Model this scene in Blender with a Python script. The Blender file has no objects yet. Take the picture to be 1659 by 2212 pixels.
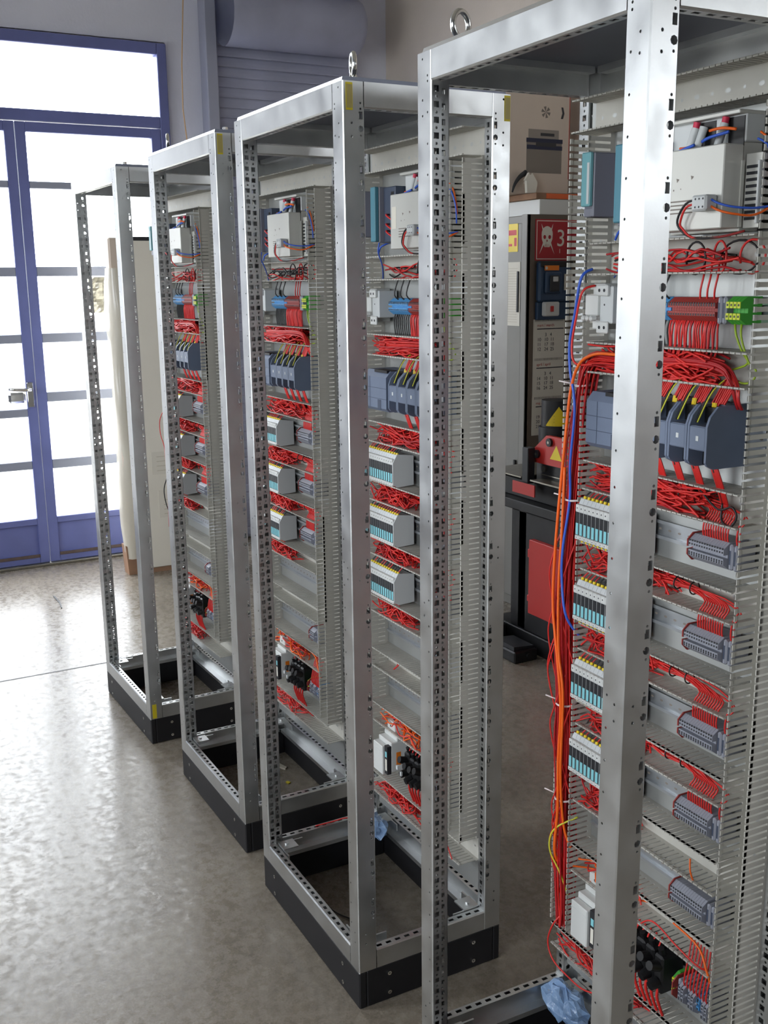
import bpy, math, random
from mathutils import Vector, Matrix
S = bpy.context.scene
COL = S.collection
PI = math.pi
# ------------------------------------------------------------------ camera
CAM_LOC = Vector((-1.9534, 0.9674, 1.7142))
YAW, PITCH, ROLL = -0.4929, 0.2194, -0.0121
cd = bpy.data.cameras.new('camera'); cam = bpy.data.objects.new('camera', cd); COL.objects.link(cam)
cd.sensor_fit = 'VERTICAL'; cd.sensor_height = 36.0; cd.lens = 2244.28 / 2212 * 36.0
cd.clip_start = 0.05; cd.clip_end = 200
fw = Vector((math.cos(YAW) * math.cos(PITCH), math.sin(YAW) * math.cos(PITCH), -math.sin(PITCH)))
rt = fw.cross(Vector((0, 0, 1))).normalized(); up = rt.cross(fw)
r2 = rt * math.cos(ROLL) + up * math.sin(ROLL); u2 = -rt * math.sin(ROLL) + up * math.cos(ROLL)
M = Matrix(((r2.x, u2.x, -fw.x), (r2.y, u2.y, -fw.y), (r2.z, u2.z, -fw.z))).to_4x4()
M.translation = CAM_LOC
cam.matrix_world = M
S.camera = cam
# ------------------------------------------------------------------ sky, light, exposure
SKY = 16.0
w = bpy.data.worlds.new('sky'); S.world = w; w.use_nodes = True
bg = w.node_tree.nodes['Background']; bg.inputs[0].default_value = (0.91, 0.955, 1.0, 1); bg.inputs[1].default_value = SKY
S.view_settings.view_transform = 'Standard'; S.view_settings.look = 'None'
S.view_settings.gamma = 1.0; S.view_settings.use_curve_mapping = False
S.view_settings.exposure = -0.30
S.cycles.use_denoising = True
S.cycles.max_bounces = 10; S.cycles.diffuse_bounces = 5; S.cycles.glossy_bounces = 5
S.cycles.transmission_bounces = 8; S.cycles.transparent_max_bounces = 12
S.cycles.sample_clamp_indirect = 12.0
S.cycles.caustics_reflective = False; S.cycles.caustics_refractive = False
def portal(name, loc, size, aim):
    ld = bpy.data.lights.new(name, 'AREA'); ld.shape = 'RECTANGLE'; ld.size, ld.size_y = size
    ld.cycles.is_portal = True
    o = bpy.data.objects.new(name, ld); COL.objects.link(o); o.location = loc
    o.rotation_euler = Vector(aim).to_track_quat('-Z', 'Y').to_euler(); return o
RX0, RX1, RY0, RY1, RZ = -8.0, 4.62, -2.62, 3.6, 4.45     # the room
portal('portal_door', (RX1 + .12, -.08, 1.7), (2.1, 3.0), (-1, 0, 0))
BACKWIN = []
portal('portal_clerestory', (RX1 + .12, .875, 3.75), (1.45, .9), (-1, 0, 0))                  # y0,y1,z0,z1 in the wall behind the camera
LEFTWIN_ADDED = [(-3.4, -1.0, 1.1, 2.8), (.9, 2.9, 1.1, 2.8)]   # x0,x1,z0,z1 of unseen windows added in the left wall to light the panels
for a, b, c, d in BACKWIN: portal('portal_back', (RX0 - .12, (a + b) / 2, (c + d) / 2), (b - a, d - c), (1, 0, 0))
for a, b, c, d in LEFTWIN_ADDED: portal('portal_left_added', ((a + b) / 2, RY1 + .12, (c + d) / 2), (b - a, d - c), (0, -1, 0))
RIGHTWIN = [(-6.6, -2.9, 2.15, 2.65)]                                     # x0,x1,z0,z1 in the wall on the right, behind the camera
for a, b, c, d in RIGHTWIN: portal('portal_right', ((a + b) / 2, RY0 - .12, (c + d) / 2), (b - a, d - c), (0, 1, 0))
# ------------------------------------------------------------------ materials
def lin(c):
    return tuple((v / 255 / 12.92) if v / 255 <= .04045 else ((v / 255 + .055) / 1.055) ** 2.4 for v in c)
MATS = {}
def mat(name, rgb, rough=.5, metal=0.0, noise=0.0, scale=20.0, bump=0.0, bscale=80.0, rnoise=0.0, spec=None, alpha=None, trans=None):
    m = bpy.data.materials.new(name); m.use_nodes = True; nt = m.node_tree; b = nt.nodes['Principled BSDF']
    c = lin(rgb) + (1,)
    b.inputs['Base Color'].default_value = c; b.inputs['Roughness'].default_value = rough; b.inputs['Metallic'].default_value = metal
    if spec is not None: b.inputs['Specular IOR Level'].default_value = spec
    if alpha is not None: b.inputs['Alpha'].default_value = alpha
    if trans is not None: b.inputs['Transmission Weight'].default_value = trans
    if noise or bump or rnoise:
        tc = nt.nodes.new('ShaderNodeTexCoord')
        n = nt.nodes.new('ShaderNodeTexNoise'); n.inputs['Scale'].default_value = scale; n.inputs['Detail'].default_value = 6
        nt.links.new(tc.outputs['Object'], n.inputs['Vector'])
        if noise:
            r = nt.nodes.new('ShaderNodeMapRange'); r.inputs[1].default_value = .3; r.inputs[2].default_value = .7
            r.inputs[3].default_value = 1 - noise; r.inputs[4].default_value = 1 + noise
            nt.links.new(n.outputs['Fac'], r.inputs[0])
            mx = nt.nodes.new('ShaderNodeVectorMath'); mx.operation = 'SCALE'; mx.inputs[0].default_value = c[:3]
            nt.links.new(r.outputs[0], mx.inputs['Scale']); nt.links.new(mx.outputs[0], b.inputs['Base Color'])
        if rnoise:
            r = nt.nodes.new('ShaderNodeMapRange'); r.inputs[1].default_value = .3; r.inputs[2].default_value = .7
            r.inputs[3].default_value = max(.02, rough - rnoise); r.inputs[4].default_value = min(1, rough + rnoise)
            nt.links.new(n.outputs['Fac'], r.inputs[0]); nt.links.new(r.outputs[0], b.inputs['Roughness'])
        if bump:
            n2 = nt.nodes.new('ShaderNodeTexNoise'); n2.inputs['Scale'].default_value = bscale; n2.inputs['Detail'].default_value = 4
            nt.links.new(tc.outputs['Object'], n2.inputs['Vector'])
            bp = nt.nodes.new('ShaderNodeBump'); bp.inputs['Strength'].default_value = bump; bp.inputs['Distance'].default_value = .01
            nt.links.new(n2.outputs['Fac'], bp.inputs['Height']); nt.links.new(bp.outputs[0], b.inputs['Normal'])
    MATS[name] = m
    return m
mat('zinc', (206, 208, 208), .36, .97, .07, 14, .015, 220, .07)
mat('zinc_bright', (228, 230, 232), .18, 1.0); mat('zinc_plate', (184, 186, 184), .5, .8, .05, 9)
mat('chrome', (225, 225, 222), .16, 1.0)
mat('plinth_black', (22, 22, 26), .5, 0, .15, 30)
mat('duct', (186, 184, 176), .55, 0, .04, 30)
mat('din', (200, 204, 208), .35, .85)
mat('red_wire', (212, 44, 40), .42); mat('orange_wire', (244, 104, 24), .42); mat('blue_wire', (52, 96, 205), .42)
mat('black_wire', (26, 26, 28), .45); mat('green_wire', (150, 176, 40), .45); mat('yellow', (236, 208, 36), .45)
mat('dark_red_wire', (176, 30, 36), .42)
mat('white_plastic', (214, 216, 214), .45); mat('light_grey', (206, 210, 211), .45); mat('psu', (206, 206, 200), .42, .25)
mat('blue_grey', (104, 116, 138), .5, 0, .04, 30); mat('blue_grey_dark', (62, 72, 92), .5); mat('plc_grey', (128, 130, 142), .5)
mat('cyan', (118, 176, 184), .5); mat('plc_blue', (74, 132, 150), .5); mat('cyan_tag', (140, 212, 222), .45)
mat('black', (18, 18, 20), .45); mat('dark', (40, 42, 46), .5); mat('terminal_grey', (150, 153, 164), .5)
mat('terminal_red', (156, 58, 52), .5); mat('terminal_blue', (84, 152, 208), .5); mat('terminal_green', (70, 168, 60), .5)
mat('terminal_yellow', (206, 214, 50), .5); mat('sticker', (214, 196, 40), .5)
mat('bag_blue', (150, 184, 226), .14, 0, 0, 20, .6, 60, 0, .8, .55)
mat('green_yellow', (206, 206, 60), .45); mat('tie', (226, 214, 214), .4)
mat('door_paint', (104, 112, 168), .42, 0, .08, 6, .05, 40); mat('door_paint_light', (150, 155, 172), .4, .2)
mat('rust', (92, 78, 74), .7, 0, .2, 30)
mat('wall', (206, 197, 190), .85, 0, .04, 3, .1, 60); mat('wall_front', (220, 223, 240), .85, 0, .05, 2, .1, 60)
mat('wall_hall', (176, 180, 190), .85, 0, .04, 3); mat('wall_yellow', (206, 190, 146), .85, 0, .04, 3); mat('ceiling', (190, 188, 182), .9)
mat('pipe_dark', (164, 169, 194), .55, 0, .1, 4); mat('pillar', (160, 164, 184), .7)
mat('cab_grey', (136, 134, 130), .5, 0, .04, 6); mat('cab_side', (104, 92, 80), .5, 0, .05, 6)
mat('machine_red', (196, 44, 40), .42); mat('machine_black', (24, 24, 26), .5, 0, .2, 20); mat('steel', (150, 146, 136), .35, .9, .1, 20)
mat('carton', (216, 202, 188), .8, 0, .03, 5); mat('cream', (236, 232, 220), .5, 0, .04, 3); mat('paper', (228, 224, 212), .7)
mat('wood', (150, 116, 92), .8, 0, .2, 12); mat('wrap', (222, 218, 204), .18, 0, 0, 10, .4, 7, 0, None, .8)
mat('foil', (196, 192, 178), .3, .5, 0, 10, .8, 18); mat('orange_tape', (226, 104, 52), .5)
mat('sign_red', (176, 34, 44), .5); mat('ink_dark', (58, 58, 62), .6); mat('ink_blue', (44, 48, 70), .6); mat('ink_grey', (132, 124, 116), .6)
mat('ink_light', (150, 142, 134), .6); mat('ink_red', (190, 70, 60), .6); mat('switch_blue', (40, 66, 96), .4); mat('orange', (234, 128, 30), .5)
mat('outside_ground', (190, 186, 176), .9); mat('scrap', (206, 200, 184), .7); mat('magenta', (214, 50, 84), .5)
mat('roof_zinc_shaded', (128, 132, 146), .45, .9, .05, 8); mat('cord', (206, 170, 130), .7); mat('pink_sticker', (216, 92, 96), .6)  # roof zinc: colour darkened to stand for shade and dark reflections under the roof
gl = bpy.data.materials.new('glass'); gl.use_nodes = True; nt = gl.node_tree; nt.nodes.clear()
go = nt.nodes.new('ShaderNodeOutputMaterial'); gm = nt.nodes.new('ShaderNodeMixShader'); gt = nt.nodes.new('ShaderNodeBsdfTransparent'); gg = nt.nodes.new('ShaderNodeBsdfGlossy')
gg.inputs['Roughness'].default_value = .02; gm.inputs[0].default_value = .06
nt.links.new(gt.outputs[0], gm.inputs[1]); nt.links.new(gg.outputs[0], gm.inputs[2]); nt.links.new(gm.outputs[0], go.inputs[0]); MATS['glass'] = gl
# floor: worn polished concrete with one sawn joint
fm = bpy.data.materials.new('floor_concrete'); fm.use_nodes = True; nt = fm.node_tree; fb = nt.nodes['Principled BSDF']; fb.inputs['Specular IOR Level'].default_value = .42
tc = nt.nodes.new('ShaderNodeTexCoord')
def nz(scale, detail=8, rough=.6):
    n = nt.nodes.new('ShaderNodeTexNoise'); n.inputs['Scale'].default_value = scale; n.inputs['Detail'].default_value = detail; n.inputs['Roughness'].default_value = rough
    nt.links.new(tc.outputs['Object'], n.inputs['Vector']); return n
n1 = nz(2.2); n2 = nz(38); n3 = nz(160, 4)
cr = nt.nodes.new('ShaderNodeValToRGB'); e = cr.color_ramp.elements
e[0].position = .30; e[0].color = lin((110, 102, 91)) + (1,); e[1].position = .72; e[1].color = lin((164, 157, 144)) + (1,)
mid = cr.color_ramp.elements.new(.5); mid.color = lin((134, 125, 112)) + (1,)
ad = nt.nodes.new('ShaderNodeMath'); ad.operation = 'MULTIPLY_ADD'; ad.inputs[1].default_value = .5
nt.links.new(n2.outputs['Fac'], ad.inputs[0])
ha = nt.nodes.new('ShaderNodeMath'); ha.operation = 'MULTIPLY'; ha.inputs[1].default_value = .5
nt.links.new(n1.outputs['Fac'], ha.inputs[0]); nt.links.new(ha.outputs[0], ad.inputs[2]); nt.links.new(ad.outputs[0], cr.inputs[0])
sp = nt.nodes.new('ShaderNodeMapRange'); sp.inputs[1].default_value = .35; sp.inputs[2].default_value = .65; sp.inputs[3].default_value = .84; sp.inputs[4].default_value = 1.14
nt.links.new(n3.outputs['Fac'], sp.inputs[0])
sc_ = nt.nodes.new('ShaderNodeVectorMath'); sc_.operation = 'SCALE'; nt.links.new(cr.outputs[0], sc_.inputs[0]); nt.links.new(sp.outputs[0], sc_.inputs['Scale'])
nt.links.new(sc_.outputs[0], fb.inputs['Base Color'])
rr = nt.nodes.new('ShaderNodeMapRange'); rr.inputs[1].default_value = .38; rr.inputs[2].default_value = .62; rr.inputs[3].default_value = .13; rr.inputs[4].default_value = .44
n4 = nz(30, 8, .7); nt.links.new(n4.outputs['Fac'], rr.inputs[0]); nt.links.new(rr.outputs[0], fb.inputs['Roughness'])
bpn = nt.nodes.new('ShaderNodeBump'); bpn.inputs['Strength'].default_value = .06; bpn.inputs['Distance'].default_value = .01
nt.links.new(n2.outputs['Fac'], bpn.inputs['Height']); nt.links.new(bpn.outputs[0], fb.inputs['Normal'])
MATS['floor'] = fm
# ------------------------------------------------------------------ mesh builder
class MB:
    def __init__(s): s.v = []; s.f = []; s.mi = []; s.ms = []; s.cur = 0; s.sm = []; s.smooth = False
    def use(s, m):
        if m not in s.ms: s.ms.append(m)
        s.cur = s.ms.index(m); return s
    def face(s, pts):
        i = len(s.v); s.v += [tuple(p) for p in pts]; s.f.append(tuple(range(i, i + len(pts)))); s.mi.append(s.cur); s.sm.append(s.smooth)
    def idx(s, vs, fs):
        i = len(s.v); s.v += [tuple(p) for p in vs]
        for f in fs: s.f.append(tuple(i + k for k in f)); s.mi.append(s.cur); s.sm.append(s.smooth)
    def box(s, x0, x1, y0, y1, z0, z1):
        s.idx([(x0, y0, z0), (x1, y0, z0), (x1, y1, z0), (x0, y1, z0), (x0, y0, z1), (x1, y0, z1), (x1, y1, z1), (x0, y1, z1)],
              [(0, 3, 2, 1), (4, 5, 6, 7), (0, 1, 5, 4), (1, 2, 6, 5), (2, 3, 7, 6), (3, 0, 4, 7)]); return s
    def cbox(s, x0, x1, y0, y1, z0, z1, b=.002):
        b = min(b, (x1 - x0) * .45, (y1 - y0) * .45, (z1 - z0) * .45)
        lo = (x0, y0, z0); hi = (x1, y1, z1); vs = []; key = {}
        for sx in (0, 1):
            for sy in (0, 1):
                for sz in (0, 1):
                    sg = (sx, sy, sz)
                    for a in range(3):
                        p = [0, 0, 0]
                        for c in range(3):
                            e = (lo, hi)[sg[c]][c]; p[c] = e if c == a else e + (b if sg[c] == 0 else -b)
                        key[(sg, a)] = len(vs); vs.append(tuple(p))
        fs = []
        for a in range(3):
            o1, o2 = [c for c in range(3) if c != a]
            for sd in (0, 1):
                q = []
                for t1, t2 in ((0, 0), (1, 0), (1, 1), (0, 1)):
                    g = [0, 0, 0]; g[a] = sd; g[o1] = t1; g[o2] = t2; q.append(key[(tuple(g), a)])
                fs.append(tuple(q))
        for a in range(3):
            o1, o2 = [c for c in range(3) if c != a]
            for t1 in (0, 1):
                for t2 in (0, 1):
                    g0 = [0, 0, 0]; g0[o1] = t1; g0[o2] = t2; g1 = list(g0); g1[a] = 1; g0 = tuple(g0); g1 = tuple(g1)
                    fs.append((key[(g0, o1)], key[(g1, o1)], key[(g1, o2)], key[(g0, o2)]))
        for sx in (0, 1):
            for sy in (0, 1):
                for sz in (0, 1): fs.append(tuple(key[((sx, sy, sz), a)] for a in range(3)))
        ce = Vector(((x0 + x1) / 2, (y0 + y1) / 2, (z0 + z1) / 2)); out = []
        for f in fs:
            P = [Vector(vs[k]) for k in f]; n = (P[1] - P[0]).cross(P[2] - P[0]); c = sum(P, Vector()) / len(P)
            out.append(f if n.dot(c - ce) > 0 else f[::-1])
        s.idx(vs, out); return s
    def prism(s, poly, axis, a0, a1):
        # poly in the two other axes (in order), extruded along axis
        def P(p, t): return {0: (t, p[0], p[1]), 1: (p[0], t, p[1]), 2: (p[0], p[1], t)}[axis]
        n = len(poly); i = len(s.v)
        area = sum(poly[k][0] * poly[(k + 1) % n][1] - poly[(k + 1) % n][0] * poly[k][1] for k in range(n))
        flip = (area < 0) ^ (axis == 1)
        vs = [P(p, a0) for p in poly] + [P(p, a1) for p in poly]
        fs = [tuple(range(n))[::-1], tuple(range(n, 2 * n))] + [(k, (k + 1) % n, n + (k + 1) % n, n + k) for k in range(n)]
        if flip: fs = [f[::-1] for f in fs]
        s.idx(vs, fs); return s
    def cyl(s, p0, p1, r0, r1=None, n=12, caps=True):
        r1 = r0 if r1 is None else r1
        p0 = Vector(p0); p1 = Vector(p1); d = (p1 - p0).normalized(); a = d.orthogonal().normalized(); b = d.cross(a)
        vs = []
        for p, r in ((p0, r0), (p1, r1)):
            for k in range(n):
                t = 2 * PI * k / n; vs.append(p + (a * math.cos(t) + b * math.sin(t)) * r)
        sm = s.smooth; s.smooth = n > 8
        s.idx(vs, [(k, (k + 1) % n, n + (k + 1) % n, n + k) for k in range(n)]); s.smooth = False
        if caps: s.idx(vs, [tuple(range(n))[::-1], tuple(range(n, 2 * n))])
        s.smooth = sm; return s
    def tube(s, pts, r, n=6, cap=True):
        pts = [Vector(p) for p in pts]; m = len(pts)
        t0 = (pts[1] - pts[0]).normalized(); a = t0.orthogonal().normalized(); vs = []
        for i in range(m):
            t = (pts[min(i + 1, m - 1)] - pts[max(i - 1, 0)]).normalized()
            a = (a - t * a.dot(t)); a = a.normalized() if a.length > 1e-6 else t.orthogonal().normalized(); b = t.cross(a)
            rr = r[i] if isinstance(r, (list, tuple)) else r
            for k in range(n):
                g = 2 * PI * k / n; vs.append(pts[i] + (a * math.cos(g) + b * math.sin(g)) * rr)
        fs = [(i * n + k, i * n + (k + 1) % n, (i + 1) * n + (k + 1) % n, (i + 1) * n + k) for i in range(m - 1) for k in range(n)]
        sm = s.smooth; s.smooth = True
        if cap: fs += [tuple(range(n))[::-1], tuple((m - 1) * n + k for k in range(n))]
        s.idx(vs, fs); s.smooth = sm; return s
    def torus(s, c, R, r, nrm, n=24, m=8):
        c = Vector(c); nn = Vector(nrm).normalized(); a = nn.orthogonal().normalized(); b = nn.cross(a); vs = []
        for i in range(n):
            t = 2 * PI * i / n; d = a * math.cos(t) + b * math.sin(t)
            for k in range(m):
                g = 2 * PI * k / m; vs.append(c + d * (R + r * math.cos(g)) + nn * r * math.sin(g))
        sm = s.smooth; s.smooth = True
        s.idx(vs, [(i * m + k, ((i + 1) % n) * m + k, ((i + 1) % n) * m + (k + 1) % m, i * m + (k + 1) % m) for i in range(n) for k in range(m)])
        s.smooth = sm; return s
    def holed(s, O, U, V, N, u0, u1, v0, v1, holes, depth=.0016):
        # flat band of sheet metal with punched holes (uc, vc, w, h, round), holes sorted along v
        O = Vector(O); U = Vector(U); V = Vector(V); N = Vector(N)
        fl = U.cross(V).dot(N) < 0
        def q(l, inn=0.0):
            p = [O + U * a + V * b - N * inn_ for a, b, inn_ in l]; s.face(p[::-1] if fl else p)
        def Q(a0, a1, b0, b1): q([(a0, b0, 0), (a1, b0, 0), (a1, b1, 0), (a0, b1, 0)])
        cur = v0
        for uc, vc, w_, h_, rd in sorted(holes, key=lambda t: t[1]):
            g = h_ / 2 + .001; a, b = vc - g, vc + g
            if a < cur - 1e-6 or b > v1: continue
            if a > cur: Q(u0, u1, cur, a)
            ou = [(u1, vc), (u1, b), (uc, b), (u0, b), (u0, vc), (u0, a), (uc, a), (u1, a)]
            c = math.cos(PI / 4) if rd else 1.0
            hw, hh = w_ / 2, h_ / 2
            it = [(uc + hw, vc), (uc + hw * c, vc + hh * c), (uc, vc + hh), (uc - hw * c, vc + hh * c), (uc - hw, vc), (uc - hw * c, vc - hh * c), (uc, vc - hh), (uc + hw * c, vc - hh * c)]
            for k in range(8):
                k2 = (k + 1) % 8
                q([(*it[k], 0), (*ou[k], 0), (*ou[k2], 0), (*it[k2], 0)])
                q([(*it[k], depth), (*it[k], 0), (*it[k2], 0), (*it[k2], depth)])
            cur = b
        if v1 > cur: Q(u0, u1, cur, v1)
        return s
    def disk(s, c, nrm, r, n=10, sx=1.0, ax=None):
        c = Vector(c); nn = Vector(nrm).normalized(); a = Vector(ax) if ax else nn.orthogonal().normalized(); b = nn.cross(a)
        s.face([c + a * math.cos(2 * PI * k / n) * r * sx + b * math.sin(2 * PI * k / n) * r for k in range(n)]); return s
    def mesh(s, name):
        me = bpy.data.meshes.new(name); me.from_pydata(s.v, [], s.f)
        for m in s.ms: me.materials.append(MATS[m])
        me.polygons.foreach_set('material_index', s.mi); me.polygons.foreach_set('use_smooth', s.sm); me.update()
        return me
# ------------------------------------------------------------------ objects
def obj(name, mb, parent=None, loc=None, rot=None):
    me = mb.mesh(name) if isinstance(mb, MB) else mb
    o = bpy.data.objects.new(name, me); COL.objects.link(o)
    if parent is not None: o.parent = parent
    if loc is not None: o.location = loc
    if rot is not None: o.rotation_euler = rot
    return o
def tag(o, label, cat, group=None, kind=None):
    o['label'] = label; o['category'] = cat
    if group: o['group'] = group
    if kind: o['kind'] = kind
    return o
def empty(name, label, cat, loc=(0, 0, 0), rz=0, group=None):
    o = bpy.data.objects.new(name, None); COL.objects.link(o); o.location = loc; o.rotation_euler = (0, 0, rz); o.empty_display_size = .05
    return tag(o, label, cat, group)
def struct(name, mb):
    o = obj(name, mb); o['kind'] = 'structure'; return o
def copy_tree(o, parent=None):
    c = o.copy(); COL.objects.link(c)
    if parent is not None: c.parent = parent
    for ch in list(o.children): copy_tree(ch, c)
    return c
# cabinets: position, yaw; local x along the row, local y towards the aisle (plate sits at negative y)
RK = {1: (-.8705, -.0052, -.0198), 2: (0, 0, 0), 3: (.7944, -.0152, .0098), 4: (1.7007, .0175, .0278)}
NM = {1: 'nearest cabinet', 2: 'second cabinet from the camera', 3: 'third cabinet from the camera', 4: 'farthest cabinet'}
def rloc(k, lx, ly, z):
    x, y, a = RK[k]; c, s = math.cos(a), math.sin(a); return (x + c * lx - s * ly, y + s * lx + c * ly, z)
W, D, H0, H1 = .607, .404, .10, 2.10
def rthing(k, name, mb, label, cat, group=None, kind=None, at=(0, 0, 0)):
    o = obj(name, mb, None, rloc(k, *at), (0, 0, RK[k][2])); return tag(o, label, cat, group, kind)
def rempty(k, name, label, cat, lx, ly, z, group=None):
    return empty(name, label, cat, rloc(k, lx, ly, z), RK[k][2], group)

# ================================================================== ROOM
fl = MB().use('floor'); fl.box(RX0 - .3, RX1 + .02, RY0 - .3, RY1 + .3, -.08, 0)
struct('floor', fl)
jt = MB().use('ink_dark'); jt.box(2.664, 2.674, .0, RY1, .0002, .0008); jt.box(2.664, 2.674, RY0, .0, .0002, .0008); struct('trim_1', jt)
cl = MB().use('ceiling'); cl.box(RX0 - .3, RX1 + .3, RY0 - .3, RY1 + .3, RZ, RZ + .1); struct('ceiling', cl)
def wall_x(name, x0, x1, y0, y1, holes, m):
    b = MB().use(m); cur = y0
    for a, c, z0, z1 in sorted(holes):
        b.box(x0, x1, cur, a, 0, RZ)
        if z0 > 0: b.box(x0, x1, a, c, 0, z0)
        b.box(x0, x1, a, c, z1, RZ); cur = c
    b.box(x0, x1, cur, y1, 0, RZ); return struct(name, b)
def wall_y(name, y0, y1, x0, x1, holes, m):
    b = MB().use(m); cur = x0
    for a, c, z0, z1 in sorted(holes):
        b.box(cur, a, y0, y1, 0, RZ)
        if z0 > 0: b.box(a, c, y0, y1, 0, z0)
        b.box(a, c, y0, y1, z1, RZ); cur = c
    b.box(cur, x1, y0, y1, 0, RZ); return struct(name, b)
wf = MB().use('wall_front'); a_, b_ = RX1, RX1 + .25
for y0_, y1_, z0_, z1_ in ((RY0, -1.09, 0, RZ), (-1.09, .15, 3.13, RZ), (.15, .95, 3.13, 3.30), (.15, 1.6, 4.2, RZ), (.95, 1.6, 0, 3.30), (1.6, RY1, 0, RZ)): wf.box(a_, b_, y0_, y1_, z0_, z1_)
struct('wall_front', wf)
wall_x('wall_back', RX0 - .25, RX0, RY0, RY1, BACKWIN, 'wall_hall')
wall_y('wall_right', RY0 - .25, RY0, RX0 - .25, RX1 + .25, RIGHTWIN, 'wall')
wall_y('wall_left', RY1, RY1 + .25, RX0 - .25, RX1 + .25, LEFTWIN_ADDED, 'wall_hall')
def window(name, n, a, b, z0, z1, axis, p, m='door_paint_light'):
    f = MB().use(m); t = .05
    def bx(u0, u1, v0, v1):
        if axis == 'x': f.box(p, p + .06, u0, u1, v0, v1)
        else: f.box(u0, u1, p, p + .06, v0, v1)
    bx(a, b, z0, z0 + t); bx(a, b, z1 - t, z1); bx(a, a + t, z0 + t, z1 - t); bx(b - t, b, z0 + t, z1 - t)
    for k in range(1, n): u = a + (b - a) * k / n; bx(u - t / 2, u + t / 2, z0 + t, z1 - t)
    zm = (z0 + z1) / 2; bx(a + t, b - t, zm - .02, zm + .02)
    return struct(name, f)
for i, (a, b, c, d) in enumerate(BACKWIN): window('window_%d' % (i + 1), 3, a, b, c, d, 'x', RX0 - .15)
for i, (a, b, c, d) in enumerate(LEFTWIN_ADDED): window('window_%d' % (i + 2), 3, a, b, c, d, 'y', RY1 + .08)  # left-hand windows, out of view, put in for their light
for i, (a, b, c, d) in enumerate(RIGHTWIN): window('window_%d' % (i + 4), 4, a, b, c, d, 'y', RY0 - .14)
og = MB().use('outside_ground'); og.box(RX1 + .02, 40, -30, 30, -.12, -.04); og.box(-40, RX0 - .3, -30, 30, -.12, -.04); og.box(RX0 - .3, RX1 + .02, -40, RY0 - .3, -.12, -.04); og.box(RX0 - .3, RX1 + .02, RY1 + .3, 40, -.12, -.04)
struct('ground', og)

# glazed double door, blue painted steel
XD = 4.58
def leaf(name, y0, y1, bars, x, handle_side):
    f = MB().use('door_paint'); st = .058
    f.cbox(x, x + .045, y0, y0 + st, .017, 2.63, .003); f.cbox(x, x + .045, y1 - st, y1, .017, 2.63, .003)
    f.cbox(x, x + .045, y0 + st, y1 - st, 2.575, 2.63, .003)
    f.cbox(x, x + .045, y0 + st, y1 - st, .262, .302, .003); f.cbox(x, x + .045, y0 + st, y1 - st, .017, .07, .003)
    o = struct(name, f)
    kp = MB().use('door_paint'); kp.box(x + .018, x + .026, y0 + st, y1 - st, .07, .262); obj('kick_panel', kp, o)
    ks = MB().use('rust'); ks.cbox(x - .004, x, y0 + st, y1 - st, .055, .075, .001); obj('kick_strip', ks, o)
    zs = [.302] + [q for bb in bars for q in bb] + [2.575]
    for b0, b1 in bars:
        m = MB().use('door_paint_light'); m.cbox(x + .002, x + .03, y0 + st, y1 - st, b0, b1, .003); obj('glazing_bar', m, o)
    for k in range(0, len(zs), 2):
        g = MB().use('glass'); g.box(x + .014, x + .018, y0 + st, y1 - st, zs[k], zs[k + 1]); obj('pane', g, o)
    return o
barsR = [(.604, .662), (1.016, 1.075), (1.372, 1.427), (1.761, 1.817), (2.262, 2.302)]
barsL = [(.61, .662), (.932, .982), (1.373, 1.425), (1.761, 1.815), (2.262, 2.302)]
dr = leaf('door_1', -1.025, -.170, barsR, XD, 0)
dl = leaf('door_2', -.166, .69, barsL, XD, 1)
h = MB().use('chrome'); h.cbox(XD - .012, XD, -.150, -.112, .99, 1.14, .004); h.cyl((XD - .05, -.13, 1.10), (XD - .01, -.13, 1.10), .010)
h.tube([(XD - .05, -.13, 1.10), (XD - .055, -.10, 1.10), (XD - .055, -.04, 1.105), (XD - .05, .0, 1.11)], .011, 8)
h.cbox(XD - .03, XD, -.10, .0, 1.02, 1.085, .02)
obj('door_handle', h, dl)
fr = MB().use('door_paint'); x = XD - .005
fr.cbox(x, x + .09, -1.085, -1.027, .0, 3.12, .004); fr.cbox(x, x + .09, .692, .75, 0, 3.12, .004)
fr.cbox(x, x + .09, -1.027, .692, 2.635, 2.70, .004); fr.cbox(x, x + .09, -1.027, .692, 3.055, 3.12, .004)
fo = struct('trim_2', fr)
for a, b in ((-1.027, .692),):
    g = MB().use('glass'); g.box(x + .03, x + .034, a, b, 2.70, 3.055); obj('pane', g, fo)
th = MB().use('steel'); th.cbox(XD - .03, XD + .06, -1.085, .75, 0, .016, .003); struct('trim_3', th)
window('window_5', 2, .15, 1.6, 3.30, 4.2, 'x', RX1 + .08)
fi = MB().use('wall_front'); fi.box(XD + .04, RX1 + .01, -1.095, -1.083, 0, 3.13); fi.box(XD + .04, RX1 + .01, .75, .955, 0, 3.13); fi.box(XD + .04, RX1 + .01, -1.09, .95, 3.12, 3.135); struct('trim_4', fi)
# sheet on the glass
random.seed(3)
fs = MB().use('foil'); nx, nz_ = 7, 14; vs = []
for j in range(nz_):
    for i in range(nx): vs.append((XD - .012 - random.random() * .02, -.52 - .12 * i / (nx - 1), 1.54 + .215 * j / (nz_ - 1)))
fs.smooth = False
fs.idx(vs, [(j * nx + i, j * nx + i + 1, (j + 1) * nx + i + 1, (j + 1) * nx + i) for j in range(nz_ - 1) for i in range(nx - 1)])
fs.smooth = False
tag(obj('crumpled_sheet', fs), 'crumpled silvery sheet stuck on the door glass', 'sheet')
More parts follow.
